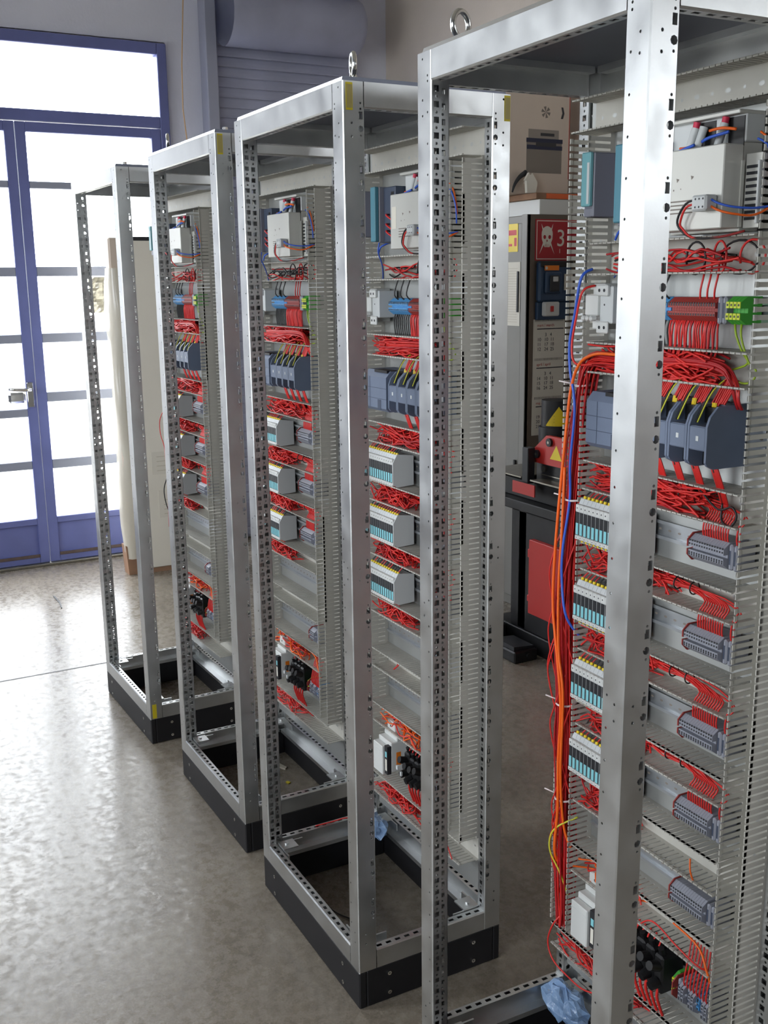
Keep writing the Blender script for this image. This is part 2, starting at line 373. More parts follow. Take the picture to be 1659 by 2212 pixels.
# pillar strip, hanging cord, big duct over the door wall
pl = MB().use('pillar'); pl.cbox(4.50, RX1, -1.385, -1.31, 0, RZ, .006); struct('trim_5', pl)
co = MB().use('cord'); co.tube([(4.53, -1.19, 4.4), (4.53, -1.195, 3.4), (4.53, -1.165, 3.0), (4.53, -1.158, 2.75), (4.53, -1.175, 2.55), (4.53, -1.20, 1.5)], .004, 6)
tag(obj('hanging_cord', co), 'thin pale cord hanging down the wall beside the glazed door', 'cord')
dk = MB().use('pipe_dark'); dk.smooth = True
prof = [(-2.30, .10), (-2.296, .14), (-2.28, .163), (-2.25, .176), (-1.40, .176)]
n = 28; vs = []
for yy, r in prof:
    for k in range(n): t = 2 * PI * k / n; vs.append((4.40 + r * math.cos(t), yy, 3.28 + r * math.sin(t)))
dk.idx(vs, [(i * n + k, i * n + (k + 1) % n, (i + 1) * n + (k + 1) % n, (i + 1) * n + k) for i in range(len(prof) - 1) for k in range(n)] + [tuple(range(n))])
dk.smooth = False
t = empty('roller_shutter', 'dark grey slatted roller shutter under a rounded drum on the front wall', 'shutter', (4.36, -1.9, 3.25))
obj('drum_body', dk, t, (-4.36, 1.9, -3.25))
br = MB().use('pipe_dark'); br.cbox(4.24, RX1, -2.27, -1.40, 3.45, 3.52, .006); obj('support_beam', br, t, (-4.36, 1.9, -3.25))
slm = MB().use('pipe_dark'); slm.prism([(0, .001), (-.003, .010), (-.004, .030), (-.003, .050), (0, .059), (.006, .059), (.006, .001)], 1, -2.38, -1.39); slm = slm.mesh('slat')
for q in range(54): obj('slat', slm, t, (4.58 - 4.36, 1.9, .02 + .06 * q - 3.25))

# ================================================================== CABINET FRAMES
P = .048
def post_mesh(fx, fy):
    b = MB().use('zinc')
    cx, cy = (0 if fx > 0 else W), (0 if fy < 0 else -D)
    def X(u, v, z): return (cx + fx * u, cy + fy * v, z)
    U = Vector((fx, 0, 0)); V = Vector((0, fy, 0)); Z = Vector((0, 0, 1)); O = Vector((cx, cy, 0))
    zt = [2.089]
    dots = [2.060, 2.051] + [2.0 - .0524 * k for k in range(35)]
    front2 = [(.0365, z, .0042, .0042, True) for z in dots]
    front1 = [(.019, z, .0042, .0042, True) for z in (2.089, 2.0215, 1.9955, .2, .174, 1.1, 1.074)]
    # the two outer faces
    sl = []
    k = 0; z = 2.036
    while z > .2:
        sl += [(.0395, z + .0125, .0045, .0045, True), (.0395, z, .0082, .0145, False), (.0395, z - .0252, .0125, .0125, True), (.0395, z - .0385, .0045, .0045, True)]
        z -= .1035
    sl += [(.0395, 2.0595, .0045, .0045, True)]
    e = .002
    b.holed(O, U, Z, -V, e, .027, H0, H1, front1); b.holed(O, U, Z, -V, .027, P - .002, H0, H1, front2)
    b.holed(O, V, Z, -U, e, .030, H0, H1, [(.0195, z, .005, .005, True) for z in (2.089, 2.0215, 1.9955, .2, .174, 1.1, 1.074)])
    b.holed(O, V, Z, -U, .030, P - .002, H0, H1, sl)
    def strip(p, q):   # folded edge between two plan points
        a, c = X(*p, H0), X(*q, H0); A, C = X(*p, H1), X(*q, H1); b.face([a, c, C, A])
    strip((e, 0), (0, e)); strip((P - .002, 0), (P, .002)); strip((0, P - .002), (.002, P))
    sq = []; z = 2.038
    while z > .15:
        sq += [(.0, z, .0105, .0105, False), (.0, z - .013, .005, .005, True)]; z -= .0259
    def row(c, w=None): return [(c, z, (w or ww), hh, r) for _, z, ww, hh, r in sq]
    b.holed(O + U * P, V, Z, U, .002, .022, H0, H1, row(.0112))
    strip((P, .022), (.029, .022))
    b.holed(O + U * .029, V, Z, U, .022, P - .001, H0, H1, row(.035))
    b.holed(O + V * P, U, Z, V, .002, .029, H0, H1, row(.0165))
    for z, up_ in ((H0, 0), (H1, 1)):
        pts = [X(0, 0, z), X(P, 0, z), X(P, .022, z), X(.029, .022, z), X(.029, P, z), X(0, P, z)]
        b.face(pts if up_ else pts[::-1])
    return b.mesh('post')
PM = [post_mesh(1, -1), post_mesh(-1, -1), post_mesh(1, 1), post_mesh(-1, 1)]
def rail_x(front, top):
    b = MB().use('zinc'); f = 1 if front else -1
    y0 = 0 if front else -D
    zo, zi = (H1, H1 - .05) if top else (H0, H0 + .05); s = -1 if top else 1
    x0, x1 = P, W - P
    def q(a, c, d, e): b.face([(x0, *a), (x1, *a), (x1, *c), (x0, *c)])
    yy = lambda v: y0 - f * v
    q((yy(0), zo), (yy(0), zi - s * .003), 0, 0); q((yy(0), zi - s * .003), (yy(.003), zi), 0, 0)
    hs = [(.0125 if False else .0125, 0, 0, 0, 0)]
    holes = []; x = x0 + .014; k = 0
    while x < x1 - .012: holes.append((.0125, x, .008, .013, False)); x += .0255
    b.holed((0, y0, zi), (0, -f, 0), (1, 0, 0), (0, 0, s), .003, .023, x0, x1, holes)
    q((yy(.023), zi), (yy(.023), zo + s * .012), 0, 0); q((yy(.023), zo + s * .012), (yy(.045), zo + s * .012), 0, 0); q((yy(.045), zo + s * .012), (yy(.045), zo), 0, 0); q((yy(.045), zo), (yy(0), zo), 0, 0)
    return b.mesh('rail')
def rail_y(left, top):
    b = MB().use('zinc'); f = -1 if left else 1
    x0 = W if left else 0
    zo, zi = (H1, H1 - .05) if top else (H0, H0 + .05); s = -1 if top else 1
    y0, y1 = -P, -D + P
    X = lambda u: x0 + f * u
    def q(a, c): b.face([(a[0], y0, a[1]), (a[0], y1, a[1]), (c[0], y1, c[1]), (c[0], y0, c[1])])
    q((X(0), zo), (X(0), zi - s * .003)); q((X(0), zi - s * .003), (X(.003), zi))
    holes = []; y = .013
    while y < D - 2 * P - .012: holes.append((.0125, y, .008, .014, False)); y += .0255
    b.holed((x0, y0, zi), (f, 0, 0), (0, -1, 0), (0, 0, s), .003, .024, 0, D - 2 * P, holes)
    q((X(.024), zi), (X(.024), zo + s * .012)); q((X(.024), zo + s * .012), (X(.045), zo + s * .012)); q((X(.045), zo + s * .012), (X(.045), zo)); q((X(.045), zo), (X(0), zo))
    return b.mesh('rail')
RX = [(rail_x(f, t), 'top_rail' if t else 'bottom_rail') for f in (1, 0) for t in (1, 0)] + [(rail_y(l, t), 'top_rail' if t else 'bottom_rail') for l in (1, 0) for t in (1, 0)]
def plinth_mesh(axis, p0):
    b = MB().use('plinth_black')
    if axis == 'x': b.cbox(0.0, W, min(p0), max(p0), .001, H0, .003)
    else: b.cbox(min(p0), max(p0), -D + .02, -.02, .001, H0, .003)
    return b.mesh('plinth_panel')
PL = [plinth_mesh('x', (-.02, 0)), plinth_mesh('x', (-D, -D + .02)), plinth_mesh('y', (0, .02)), plinth_mesh('y', (W - .02, W))]
scm = MB().use('chrome'); scm.cyl((0, 0, 0), (0, .003, 0), .0055, n=8); scm.use('dark').disk((0, .0032, 0), (0, 1, 0), .002, 6); scm = scm.mesh('screw')
rfm = MB().use('zinc_bright'); rfm.prism([(-.0038, H1 + .0002), (-.0066, H1 + .0088), (-.0072, H1 + .0088), (-.0046, H1 + .0002)], 0, .012, W - .012); rfm.use('roof_zinc_shaded'); rfm.prism([(-.004, H1), (-.0066, H1 + .0085), (-.009, H1 + .0098), (-D + .008, H1 + .0098), (-D + .004, H1)], 0, .012, W - .012); rfm = rfm.mesh('roof_panel')
brm = MB().use('zinc'); brm.box(.0, .045, -.045, 0, 0, .004); brm.box(.0, .004, -.075, 0, -.02, .0); brm.box(.0, .075, -.004, 0, -.02, 0); brm.cyl((.02, -.02, .004), (.02, -.02, .008), .006, n=6); brm = brm.mesh('corner_bracket')
def eyebolt_mesh():
    b = MB().use('chrome'); b.cyl((0, 0, 0), (0, 0, .006), .014, n=16); b.cyl((0, 0, .005), (0, 0, .012), .010, .007, n=12)
    b.torus((0, 0, .031), .0215, .0052, (1, 0, 0)); return b.mesh('eyebolt')
EB = eyebolt_mesh()
nbm = MB().use('chrome'); nbm.cyl((0, 0, 0), (0, 0, .004), .012, n=14); nbm.cyl((0, 0, .004), (0, 0, .012), .008, n=6); nbm = nbm.mesh('roof_bolt')
stm = MB().use('sticker'); stm.box(-.0006, 0, -.0075, .0075, -.026, .026)
stm.use('ink_light')
for i in range(7): stm.box(-.0008, -.0006, -.006 + .0018 * i, -.0052 + .0018 * i, -.022, .022)
STK = stm.mesh('sticker'); st2 = MB().use('sticker'); st2.box(-.0006, 0, -.008, .008, -.028, .028); STK2 = st2.mesh('sticker')
clab = {1: 'nearest open steel cabinet frame on a black plinth, cropped by the right edge',
        2: 'second open steel cabinet frame from the camera, whole black plinth in view',
        3: 'third open steel cabinet frame from the camera, between two others',
        4: 'farthest open steel cabinet frame, yellow sticker at its foot, nearest the door'}
eyes = {1: [('L', .35)], 2: [('F', 1.25)], 3: [('L', 1.25)], 4: []}
for k in (1, 2, 3, 4):
    r = empty('cabinet_frame', clab[k], 'cabinet', (RK[k][0], RK[k][1], 0), RK[k][2], 'steel cabinet frames in a row')
    for m in PM: obj('post', m, r)
    for m, nm in RX: obj(nm, m, r)
    for i, m in enumerate(PL):
        p = obj('plinth_panel', m, r)
        for zz in (.0755, .0235):
            if i < 2:
                for xx in (.087, .523): obj('screw', scm, p, (xx, 0 if i == 0 else -D, zz), (0, 0, 0 if i == 0 else PI))
            else:
                for yy in (-.081, -.323): obj('screw', scm, p, (0 if i == 2 else W, yy, zz), (0, 0, PI / 2 if i == 2 else -PI / 2))
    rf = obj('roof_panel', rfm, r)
    for cn, (px, py) in {'F': (.05, -.05), 'L': (.55, -.05), 'R': (.05, -.355), 'B': (.55, -.355)}.items():
        ey = [e for e in eyes[k] if e[0] == cn]
        if ey: obj('eyebolt', EB, rf, (px - (.008 if cn == 'L' and k == 1 else 0), py, H1 + .009), (0, 0, ey[0][1]))
        else: obj('roof_bolt', nbm, rf, (px, py, H1 + .009))
    for (px, py, rz) in ((.048, -.026, 0), (W - .048, -.026, -PI / 2), (.026, -D + .048, PI / 2), (W - .048, -D + .03, PI)):
        obj('corner_bracket', brm, r, (px, py, H0 + .052), (0, 0, rz))
    if k in (2, 3):
        obj('sticker', STK, r, (-.0002, -.0145, 2.071))
    if k == 2: obj('sticker', STK, r, (-.0002, -D + .010, 2.071), (0, 0, 0))
    if k == 4: obj('sticker', STK2, r, (-.0002, -.017, .131))

# ================================================================== MOUNTING PANELS WITH WIRING TRUNKING
DH = {1: [(1.976, 2.036), (1.718, 1.778), (1.538, 1.597), (1.311, 1.371), (1.149, 1.207), (.982, 1.040), (.819, .873), (.647, .714), (.484, .548), (.272, .326)],
      2: [(1.976, 2.036), (1.714, 1.774), (1.524, 1.580), (1.296, 1.353), (1.137, 1.193), (.986, 1.035), (.822, .872), (.661, .716), (.498, .556), (.278, .342)]}
for k in (3, 4): DH[k] = DH[2]
YP = -.361; DEP = .060
def duct_mesh(L, h, fw, pitch=.0125):
    b = MB().use('duct'); t = .0014; d = DEP
    b.box(0, L, 0, t, 0, h)
    for z0, zi in ((0, t), (h - t, h)):
        b.box(0, L, t, .010, z0, zi)
        n = int(L / pitch)
        for i in range(n):
            x = (L - n * pitch) / 2 + pitch * i + (pitch - fw) / 2
            b.box(x, x + fw, .010, d, z0, zi)
            za, zb = (z0, z0 + .0034) if z0 == 0 else (zi - .0034, zi)
            b.box(x - .0005, x + fw + .0005, d - .0055, d, za, zb)
    b.use('zinc_plate')
    for i in range(int(L / .035)):
        b.disk((.018 + .035 * i, t + .0004, h / 2), (0, 1, 0), .0042 if i % 2 else .0032, 8, 1.5 if i % 2 else 1.0, (1, 0, 0))
    return b.mesh('cable_duct')
DC = {}
def dmesh(L, h, fw):
    key = (round(L, 3), round(h, 3), fw)
    if key not in DC: DC[key] = duct_mesh(L, h, fw)
    return DC[key]
def rail_mesh(L):
    b = MB().use('din')
    # top hat rail, 35 mm
    pr = [(.0, -.0125), (.0, .0125), (.0065, .0125), (.0065, .0175), (.0078, .0175), (.0078, .0112), (.0013, .0112), (.0013, -.0112), (.0078, -.0112), (.0078, -.0175), (.0065, -.0175), (.0065, -.0125)]
    b.prism(pr, 0, 0, L); b.use('ink_grey')
    for i in range(int(L / .025)): b.disk((.015 + .025 * i, .0016, 0), (0, 1, 0), .0021, 8, 2.0, (1, 0, 0))
    return b.mesh('din_rail')
RAIL = rail_mesh(.405)
plm = MB().use('zinc_plate'); plm.cbox(.034, .573, YP - .004, YP, .19, 2.045, .001); plm.box(.034, .037, YP - .02, YP - .004, .19, 2.045); plm.box(.57, .573, YP - .02, YP - .004, .19, 2.045); plm = plm.mesh('back_plate')
def railz(k):
    d = DH[k]; return [(d[i + 1][1] + d[i][0]) / 2 for i in range(9)]
plab = {k: 'grey trunking and wiring panel standing in the ' + NM[k] for k in NM}
for k in (1, 2, 3, 4):
    r = empty('mounting_panel', plab[k], 'mounting panel', rloc(k, 0, 0, 0), RK[k][2], 'wired mounting panels')
    obj('back_plate', plm, r)
    d = DH[k]; fwk, fwv = (.0092, .0078) if k == 1 else (.0096, .0092)
    for i, (z0, z1) in enumerate(d):
        full = i in (0, 9)
        obj('cable_duct', dmesh(.529 if full else .411, z1 - z0, fwk), r, (.031 if full else .088, YP + .0002, z0))
    zt, zb = d[0][0], d[9][1]
    for xx in (.0875, .561): obj('cable_duct', dmesh(zt - zb, .0575, fwv), r, (xx, YP + .0002, zb), (0, -PI / 2, 0))
    for i, z in enumerate(railz(k)):
        if i == 0: z = 1.87
        obj('din_rail', RAIL, r, (.0925, YP + .0004, z))

# ================================================================== DEVICES (origin: right end on the panel face, y outwards)
def terminal_mesh(w, m, dep=.060, hgt=.046, two=True, hole='dark', tip=None):
    b = MB().use(m); h = hgt / 2
    pr = [(.008, -h), (dep - .014, -h), (dep, -h + .010), (dep, -.003), (dep - .010, -.003), (dep - .010, .003), (dep, .003), (dep, h - .010), (dep - .014, h), (.008, h)]
    b.prism(pr, 0, .0002, w - .0002); b.use(hole)
    for z in (h - .007, -h + .0125): b.box(w * .25, w * .75, dep - .0005, dep + .0003, z - .004 if z > 0 else z - .002, z - .001 if z > 0 else z + .001)
    for z in (.0075, -.0075): b.box(w * .25, w * .75, dep, dep + .0004, z - .0016, z + .0016)
    return b.mesh('terminal')
TG = terminal_mesh(.0058, 'terminal_grey'); TR = terminal_mesh(.0058, 'terminal_red', .052, .040); TB = terminal_mesh(.0070, 'terminal_blue', .052, .040)
def pe_mesh():
    b = MB().use('terminal_green'); w = .0078; dep = .054; h = .022
    pr = [(.008, -h), (dep - .014, -h), (dep, -h + .009), (dep, -.004), (dep - .016, -.004), (dep - .016, .004), (dep, .004), (dep, h - .009), (dep - .014, h), (.008, h)]
    b.prism(pr, 0, .0003, w - .0003); b.use('terminal_yellow')
    for z in (.009, -.009): b.box(.0008, w - .0008, dep - .004, dep + .0012, z - .005, z + .005)
    b.use('dark')
    for z in (.009, -.009): b.disk((w / 2, dep + .0015, z), (0, 1, 0), .002, 6)
    return b.mesh('terminal')
TP = pe_mesh()
epm = MB().use('terminal_red'); epm.prism([(.008, -.024), (.05, -.024), (.062, -.012), (.062, -.002), (.05, -.002), (.05, .002), (.062, .002), (.062, .014), (.05, .025), (.008, .025)], 0, 0, .0022); EP = epm.mesh('end_plate')
ebk = MB().use('terminal_grey'); ebk.cbox(0, .009, .008, .052, -.022, .022, .003); ebk.use('blue_grey_dark').box(.003, .006, .052, .0525, -.012, .012); EBK = ebk.mesh('end_bracket')
def row(k, name, label, group, mesh, w, n, lx, z, ends=True, stretch=None):
    r = rempty(k, name, label, 'terminal strip', lx, YP, z, group)
    x = 0
    if ends: obj('end_bracket', EBK, r, (0, 0, 0)); x = .0105; obj('end_bracket', EBK, r, (x, 0, 0)); x += .011
    for i in range(n): obj('terminal', mesh, r, (x + w * i, 0, 0))
    if ends: obj('end_plate', EP, r, (x + w * n, 0, 0))['label'] = 'thin red end plate'
    return r
ORDN = ['topmost', 'second', 'third', 'fourth', 'lowest']
for k in (1, 2, 3, 4):
    zz = railz(k)
    for j, i in enumerate((3, 4, 5, 6, 7)):
        if k > 1 and i == 6: continue
        lab = '%s grey terminal strip on the right of the %s' % (ORDN[j], NM[k])
        row(k, 'terminal_strip', lab, 'grey terminal strips', TG, .0058, 14 if k == 1 or i != 7 else 6, .0955, zz[i] + .002)
    if k == 1:
        row(k, 'terminal_strip', 'brick red terminal strip beside the green ones in the nearest cabinet', 'red terminal strips', TR, .0058, 19, .175, zz[1] + .003, False)
        row(k, 'terminal_strip', 'light blue terminal strip beside the breaker in the nearest cabinet', 'blue terminal strips', TB, .0070, 14, .288, zz[1] + .003, False)
    else:
        row(k, 'terminal_strip', 'brick red terminal strip between blue and green ones in the ' + NM[k], 'red terminal strips', TR, .0058, 19, .175, zz[1] + .003, False)
        row(k, 'terminal_strip', 'light blue terminal strip left of the red one in the ' + NM[k], 'blue terminal strips', TB, .0070, 14, .288, zz[1] + .003, False)
    e = rempty(k, 'terminal_strip', 'yellow and green earth terminal group in the %s' % NM[k], 'terminal strip', .118, YP, zz[1] + .003, 'earth terminal strips')
    for i in range(4): obj('terminal', TP, e, (.0078 * i, 0, 0))
    for q in range(2): obj('end_bracket', EBK, e, (.034 + .0105 * q, 0, 0))

# circuit breaker, white, two poles
def breaker(k, lx, z):
    r = rempty(k, 'circuit_breaker', 'white miniature circuit breaker on the upper rail of the ' + NM[k], 'circuit breaker', lx, YP, z, 'white circuit breakers')
    b = MB().use('white_plastic'); b.cbox(0, .036, .006, .048, -.042, .042, .002); b.cbox(.0, .036, .048, .066, -.016, .022, .002)
    b.use('light_grey').cbox(-.036, 0, .006, .060, -.030, .038, .002)
    b.use('white_plastic').cbox(-.030, .002, .060, .068, .020, .040, .002).cbox(-.030, .002, .060, .066, -.048, -.026, .002)
    b.use('dark')
    for xx in (-.022, -.008):
        b.disk((xx, .0684, .030), (0, 1, 0), .0032, 10); b.disk((xx, .0664, -.037), (0, 1, 0), .0032, 10)
    b.disk((-.014, .0604, .004), (0, 1, 0), .002, 8)
    obj('housing', b, r)
    for xx in (.006, .018, .030):
        l = MB().use('white_plastic'); l.cbox(xx - .004, xx + .004, .062, .078, -.026, -.016, .003); obj('lever', l, r)
for k in (1, 2, 3, 4): breaker(k, .458, railz(k)[1] + .004)

# power supply, metal case, terminals and sleeves on top
def power_supply(k):
    r = rempty(k, 'power_supply', 'pale metal power supply at the top right of the ' + NM[k], 'power supply', .124, YP, 1.786, 'power supplies')
    b = MB().use('psu'); b.cbox(0, .158, .062, .101, 0, .124, .0015)
    b.box(-.002, .001, .060, .066, .002, .100); b.use('light_grey'); b.cbox(-.034, -.030, .052, .063, .006, .098, .001)
    b.use('psu'); b.cbox(-.033, 0, .050, .056, .0, .110, .001)
    obj('case', b, r)
    v = MB().use('dark')
    for i in range(9): v.box(-.029, -.003, .0562, .0568, .012 + .0095 * i, .0165 + .0095 * i)
    obj('vent_slots', v, r)
    f = MB().use('psu'); f.cbox(.003, .155, .020, .06, -.004, .128, .001); obj('mount', f, r)
    tb = MB().use('light_grey'); tb.cbox(0, .158, .020, .060, .128, .170, .002); tb.use('black')
    for x0, x1 in ((.062, .094), (.002, .034)): tb.box(x0, x1, .060, .0615, .122, .166)
    tb.use('psu'); tb.cbox(.0, .158, .02, .075, .168, .174, .001)
    obj('terminal_block', tb, r)
    for i, (x, rd) in enumerate(((.098, 1), (.080, 0), (.036, 1))):
        s = MB().use('light_grey'); s.cyl((x + .006, .075, .126), (x, .068, .158), .0062, .0068, n=12)
        if rd: s.use('magenta').cyl((x, .068, .158), (x - .001, .067, .167), .0056, n=10)
        obj('cable_sleeve', s, r)
    p = MB().use('ink_grey')
    for i in range(4): p.box(.062, .118, .1012, .1015, .044 - .006 * i, .0462 - .006 * i)
    p.disk((.098, .1014, .078), (0, 1, 0), .004, 3); p.disk((.066, .1014, .080), (0, 1, 0), .004, 3)
    p.disk((.106, .1014, .063), (0, 1, 0), .0016, 6); p.disk((.090, .1014, .064), (0, 1, 0), .0012, 6)
    obj('print', p, r)['kind'] = 'stuff'
    if k == 2:
        l = MB().use('paper'); l.box(.130, .150, .1011, .1014, .046, .096); obj('label_sticker', l, r)
    # splice connector with its red and black leads
    c = MB().use('light_grey'); c.cbox(.008, .040, .101, .126, .026, .050, .003); c.use('dark')
    for a in (.014, .022, .030):
        for q in (.032, .044): c.disk((a, .1263, q), (0, 1, 0), .0018, 6)
    obj('connector', c, r)
    for m, dx in (('black_wire', 0), ('red_wire', .006)):
        tb = MB().use(m); tb.tube(cat([(.038, .112, .044 - dx), (.060, .116, .040 - dx), (.080 - dx, .114, .018 - dx), (.078 - dx, .110, .002), (.058, .10, -.012), (.02, .08, -.012), (-.01, .06, -.004)], 24), .0019, 6); obj('lead', tb, r)
    for m, dz in (('blue_wire', 0), ('orange_wire', -.010)):
        tb = MB().use(m); tb.tube(cat([(.012, .114, .044 + dz), (-.005, .112, .036 + dz), (-.022, .098, .030 + dz), (-.036, .070, .028 + dz), (-.044, .04, .032)], 18), .0018, 6); obj('lead', tb, r)
    bl = MB().use('blue_wire'); bl.tube(cat([(.150, .090, .116), (.125, .094, .118), (.10, .094, .124), (.078, .088, .130)], 14), .0026, 6); bl.tube(cat([(.062, .088, .133), (.045, .09, .137), (.02, .088, .140), (.010, .084, .142)], 14), .0026, 6)
    obj('supply_lead', bl, r)
    ol = MB().use('orange_wire'); ol.tube(cat([(.11, .088, .128), (.098, .091, .127), (.085, .088, .128)], 10), .0022, 6); ol.tube(cat([(.045, .09, .147), (.02, .09, .148), (-.004, .084, .144)], 12), .0024, 6)
    obj('supply_lead', ol, r)
    ob = MB().use('orange_wire'); ob.tube(cat([(-.02, .05, .14), (-.038, .05, .125), (-.044, .045, .095), (-.040, .04, .07)], 14), .0018, 6); obj('supply_lead', ob, r)
    bb = MB().use('blue_wire'); bb.tube(cat([(-.02, .055, .13), (-.040, .055, .118), (-.050, .05, .085), (-.046, .045, .05)], 14), .0018, 6); obj('supply_lead', bb, r)
def cat(pts, n):
    pts = [Vector(p) for p in pts]; m = len(pts); out = []
    for j in range(n):
        t = j / (n - 1) * (m - 1); i = min(int(t), m - 2); u = t - i
        p0, p1, p2, p3 = pts[max(i - 1, 0)], pts[i], pts[i + 1], pts[min(i + 2, m - 1)]
        out.append(.5 * ((2 * p1) + (p2 - p0) * u + (2 * p0 - 5 * p1 + 4 * p2 - p3) * u * u + (3 * p1 - p0 - 3 * p2 + p3) * u * u * u))
    return out
for k in (1, 2, 3, 4): power_supply(k)

# controller: three slim modules
def plc(k):
    r = rempty(k, 'controller', 'blue and grey programmable controller at the top left of the ' + NM[k], 'controller', .285, YP, 1.80, 'controllers')
    b = MB().use('plc_grey'); b.cbox(.145, .171, .0095, .104, .020, .130, .002); b.cbox(.148, .170, .06, .106, .02, .036, .002); obj('module', b, r)
    f = MB().use('cyan'); f.cbox(.146, .1705, .104, .113, .038, .130, .002); f.use('light_grey'); f.box(.147, .1535, .1131, .1134, .042, .112); obj('front_cover', f, r)
    b = MB().use('plc_grey'); b.cbox(.088, .143, .0095, .050, .004, .132, .002); b.use('pink_sticker').box(.100, .106, .0502, .0506, .060, .115); b.use('paper').box(.092, .0985, .0502, .0506, .050, .118); b.use('dark').box(.108, .112, .0502, .0506, .01, .055)
    b.use('light_grey').box(.115, .126, .0502, .0508, .110, .118); obj('module', b, r)
    b = MB().use('plc_grey'); b.cbox(.062, .086, .0095, .096, .004, .134, .002); obj('module', b, r)
    f = MB().use('plc_blue'); f.cbox(.063, .086, .096, .108, .006, .134, .002); obj('front_cover', f, r)
    b = MB().use('blue_grey_dark'); b.cbox(.002, .060, .0095, .085, .004, .132, .002)
    for i in range(9): b.use('black').box(.008, .022, .0852, .0856, .012 + .0125 * i, .020 + .0125 * i)
    obj('module', b, r)
    for j, z in enumerate((.062, .040, .024) if k > 1 else (.03,)):
        t = MB().use('red_wire'); t.tube(cat([(.035, .086, z + .006), (.02, .10, z + .004), (-.004, .098, z - .008), (-.02, .08, z - .02)], 12), .0022, 6); obj('lead', t, r)
    t = MB().use('blue_wire'); t.tube(cat([(.11, .04, .006), (.122, .06, -.004), (.135, .06, -.02)], 10), .0022, 6); t.tube(cat([(.075, .09, .004), (.085, .088, -.018), (.10, .07, -.045), (.14, .045, -.07), (.17, .03, -.085)], 16), .0018, 6); obj('lead', t, r)
for k in (1, 2, 3, 4): plc(k)

# motor starters, 45 mm wide, with open wiring chambers; and the wide unit on their left
def starter_mesh(w):
    b = MB().use('blue_grey'); d = .092; t = .005
    pr = [(.006, -.052), (.075, -.052), (.088, -.046), (d, -.040), (d, .018), (d - .006, .034), (d - .022, .050), (.006, .052)]
    b.prism(pr, 0, .0004, t); b.prism(pr, 0, w - t, w - .0004)
    b.box(t, w - t, .006, .045, -.052, .050)
    b.cbox(t - .001, w - t + .001, .045, d - .001, -.016, .012, .0015); b.box(t, w - t, .045, d - .003, .012, .018); b.box(t, w - t, .045, d - .003, -.022, -.016)
    b.cbox(t, w - t, .084, d, -.021, .017, .001)
    b.use('blue_grey_dark'); b.box(t, w - t, .0452, .046, -.050, -.022); b.box(t, w - t, .0452, .046, .018, .049)
    b.use('black'); 
    b.box(t, w - t, .046, .060, .020, .046); b.box(t, w - t, .046, .060, -.050, -.024)
    b.use('light_grey'); b.box(w * .42, w * .55, d, d + .0006, -.006, .002)
    return b.mesh('motor_starter')
ST = starter_mesh(.0455)
wd = MB().use('blue_grey'); wd.prism([(.006, -.052), (.085, -.052), (.094, -.044), (.094, .034), (.080, .050), (.006, .050)], 0, 0, .118)
wd.use('blue_grey_dark'); wd.box(.0, .118, .094, .0944, .006, .0072); wd.box(0, .118, .094, .0944, -.0205, -.0193); wd.box(.086, .0872, .094, .0945, -.044, .034)
wd.box(.028, .045, .088, .0946, -.046, -.022); wd.use('black'); wd.box(.006, .072, .06, .088, .045, .0515)
WD = wd.mesh('controller_unit')
PN = ['rightmost', 'second', 'third', 'leftmost']
for k in (1, 2, 3, 4):
    z = railz(k)[2] + .004
    for i in range(4):
        rthing(k, 'motor_starter', ST, '%s%s motor starter in the %s' % (PN[i], '' if i in (0, 3) else ' from right', NM[k]), 'motor starter', 'blue grey motor starters', None, (.136 + .0460 * i, YP, z))
    rthing(k, 'starter_unit', WD, 'wide blue grey unit left of the motor starters in the ' + NM[k], 'control unit', 'wide blue grey units', None, (.323 + .003, YP, z))

# interface relays, 12 mm pitch, white heads, cyan tags
def relay_mesh():
    b = MB().use('light_grey'); w = .0122
    b.prism([(.016, -.033), (.060, -.036), (.072, -.028), (.072, .024), (.060, .046), (.016, .040)], 0, .0003, w - .0003)
    b.use('white_plastic'); b.cbox(.0004, w - .0004, .058, .0735, .0215, .036, .001); b.cbox(.0004, w - .0004, .060, .074, -.034, -.026, .001)
    b.use('dark'); b.box(.0008, w - .0008, .0722, .0726, -.0255, .0208)
    b.disk((w / 2, .0738, .0290), (0, 1, 0), .0016, 6); b.disk((w / 2, .0743, -.030), (0, 1, 0), .0012, 6)
    return b.mesh('relay')
RL = relay_mesh()
tg = MB().use('cyan_tag'); tg.box(.0026, .0096, .0727, .0736, -.024, -.001); TAG = tg.mesh('marker_tag')
ylw = MB().use('yellow'); ylw.cyl((.0061, .058, .036), (.0061, .054, .050), .0034, n=8); YF = ylw.mesh('ferrule')
yl2 = MB().use('yellow'); yl2.cyl((.0061, .060, -.034), (.0061, .058, -.042), .0030, n=8); YF2 = yl2.mesh('ferrule')
RN = ['topmost', 'second', 'third', 'lowest']
for k in (1, 2, 3, 4):
    rows = (3, 4, 5, 6) if k == 1 else (3, 4, 5)
    for j, i in enumerate(rows):
        pos = RN[j] if k == 1 else ('topmost', 'middle', 'lowest')[j]
        r = rempty(k, 'relay_bank', '%s bank of relays with cyan tags in the %s' % (pos, NM[k]), 'relay bank', .3365, YP, railz(k)[i] - .012, 'relay banks')
        for q in range(13):
            o = obj('relay', RL, r, (.0122 * q, 0, 0)); obj('marker_tag', TAG, o); obj('ferrule', YF, o)
            if k == 1: obj('ferrule', YF2, o)
        ep = MB().use('light_grey'); ep.prism([(.012, -.035), (.060, -.038), (.073, -.029), (.073, .026), (.060, .048), (.012, .042)], 0, -.003, 0); obj('end_cover', ep, r)

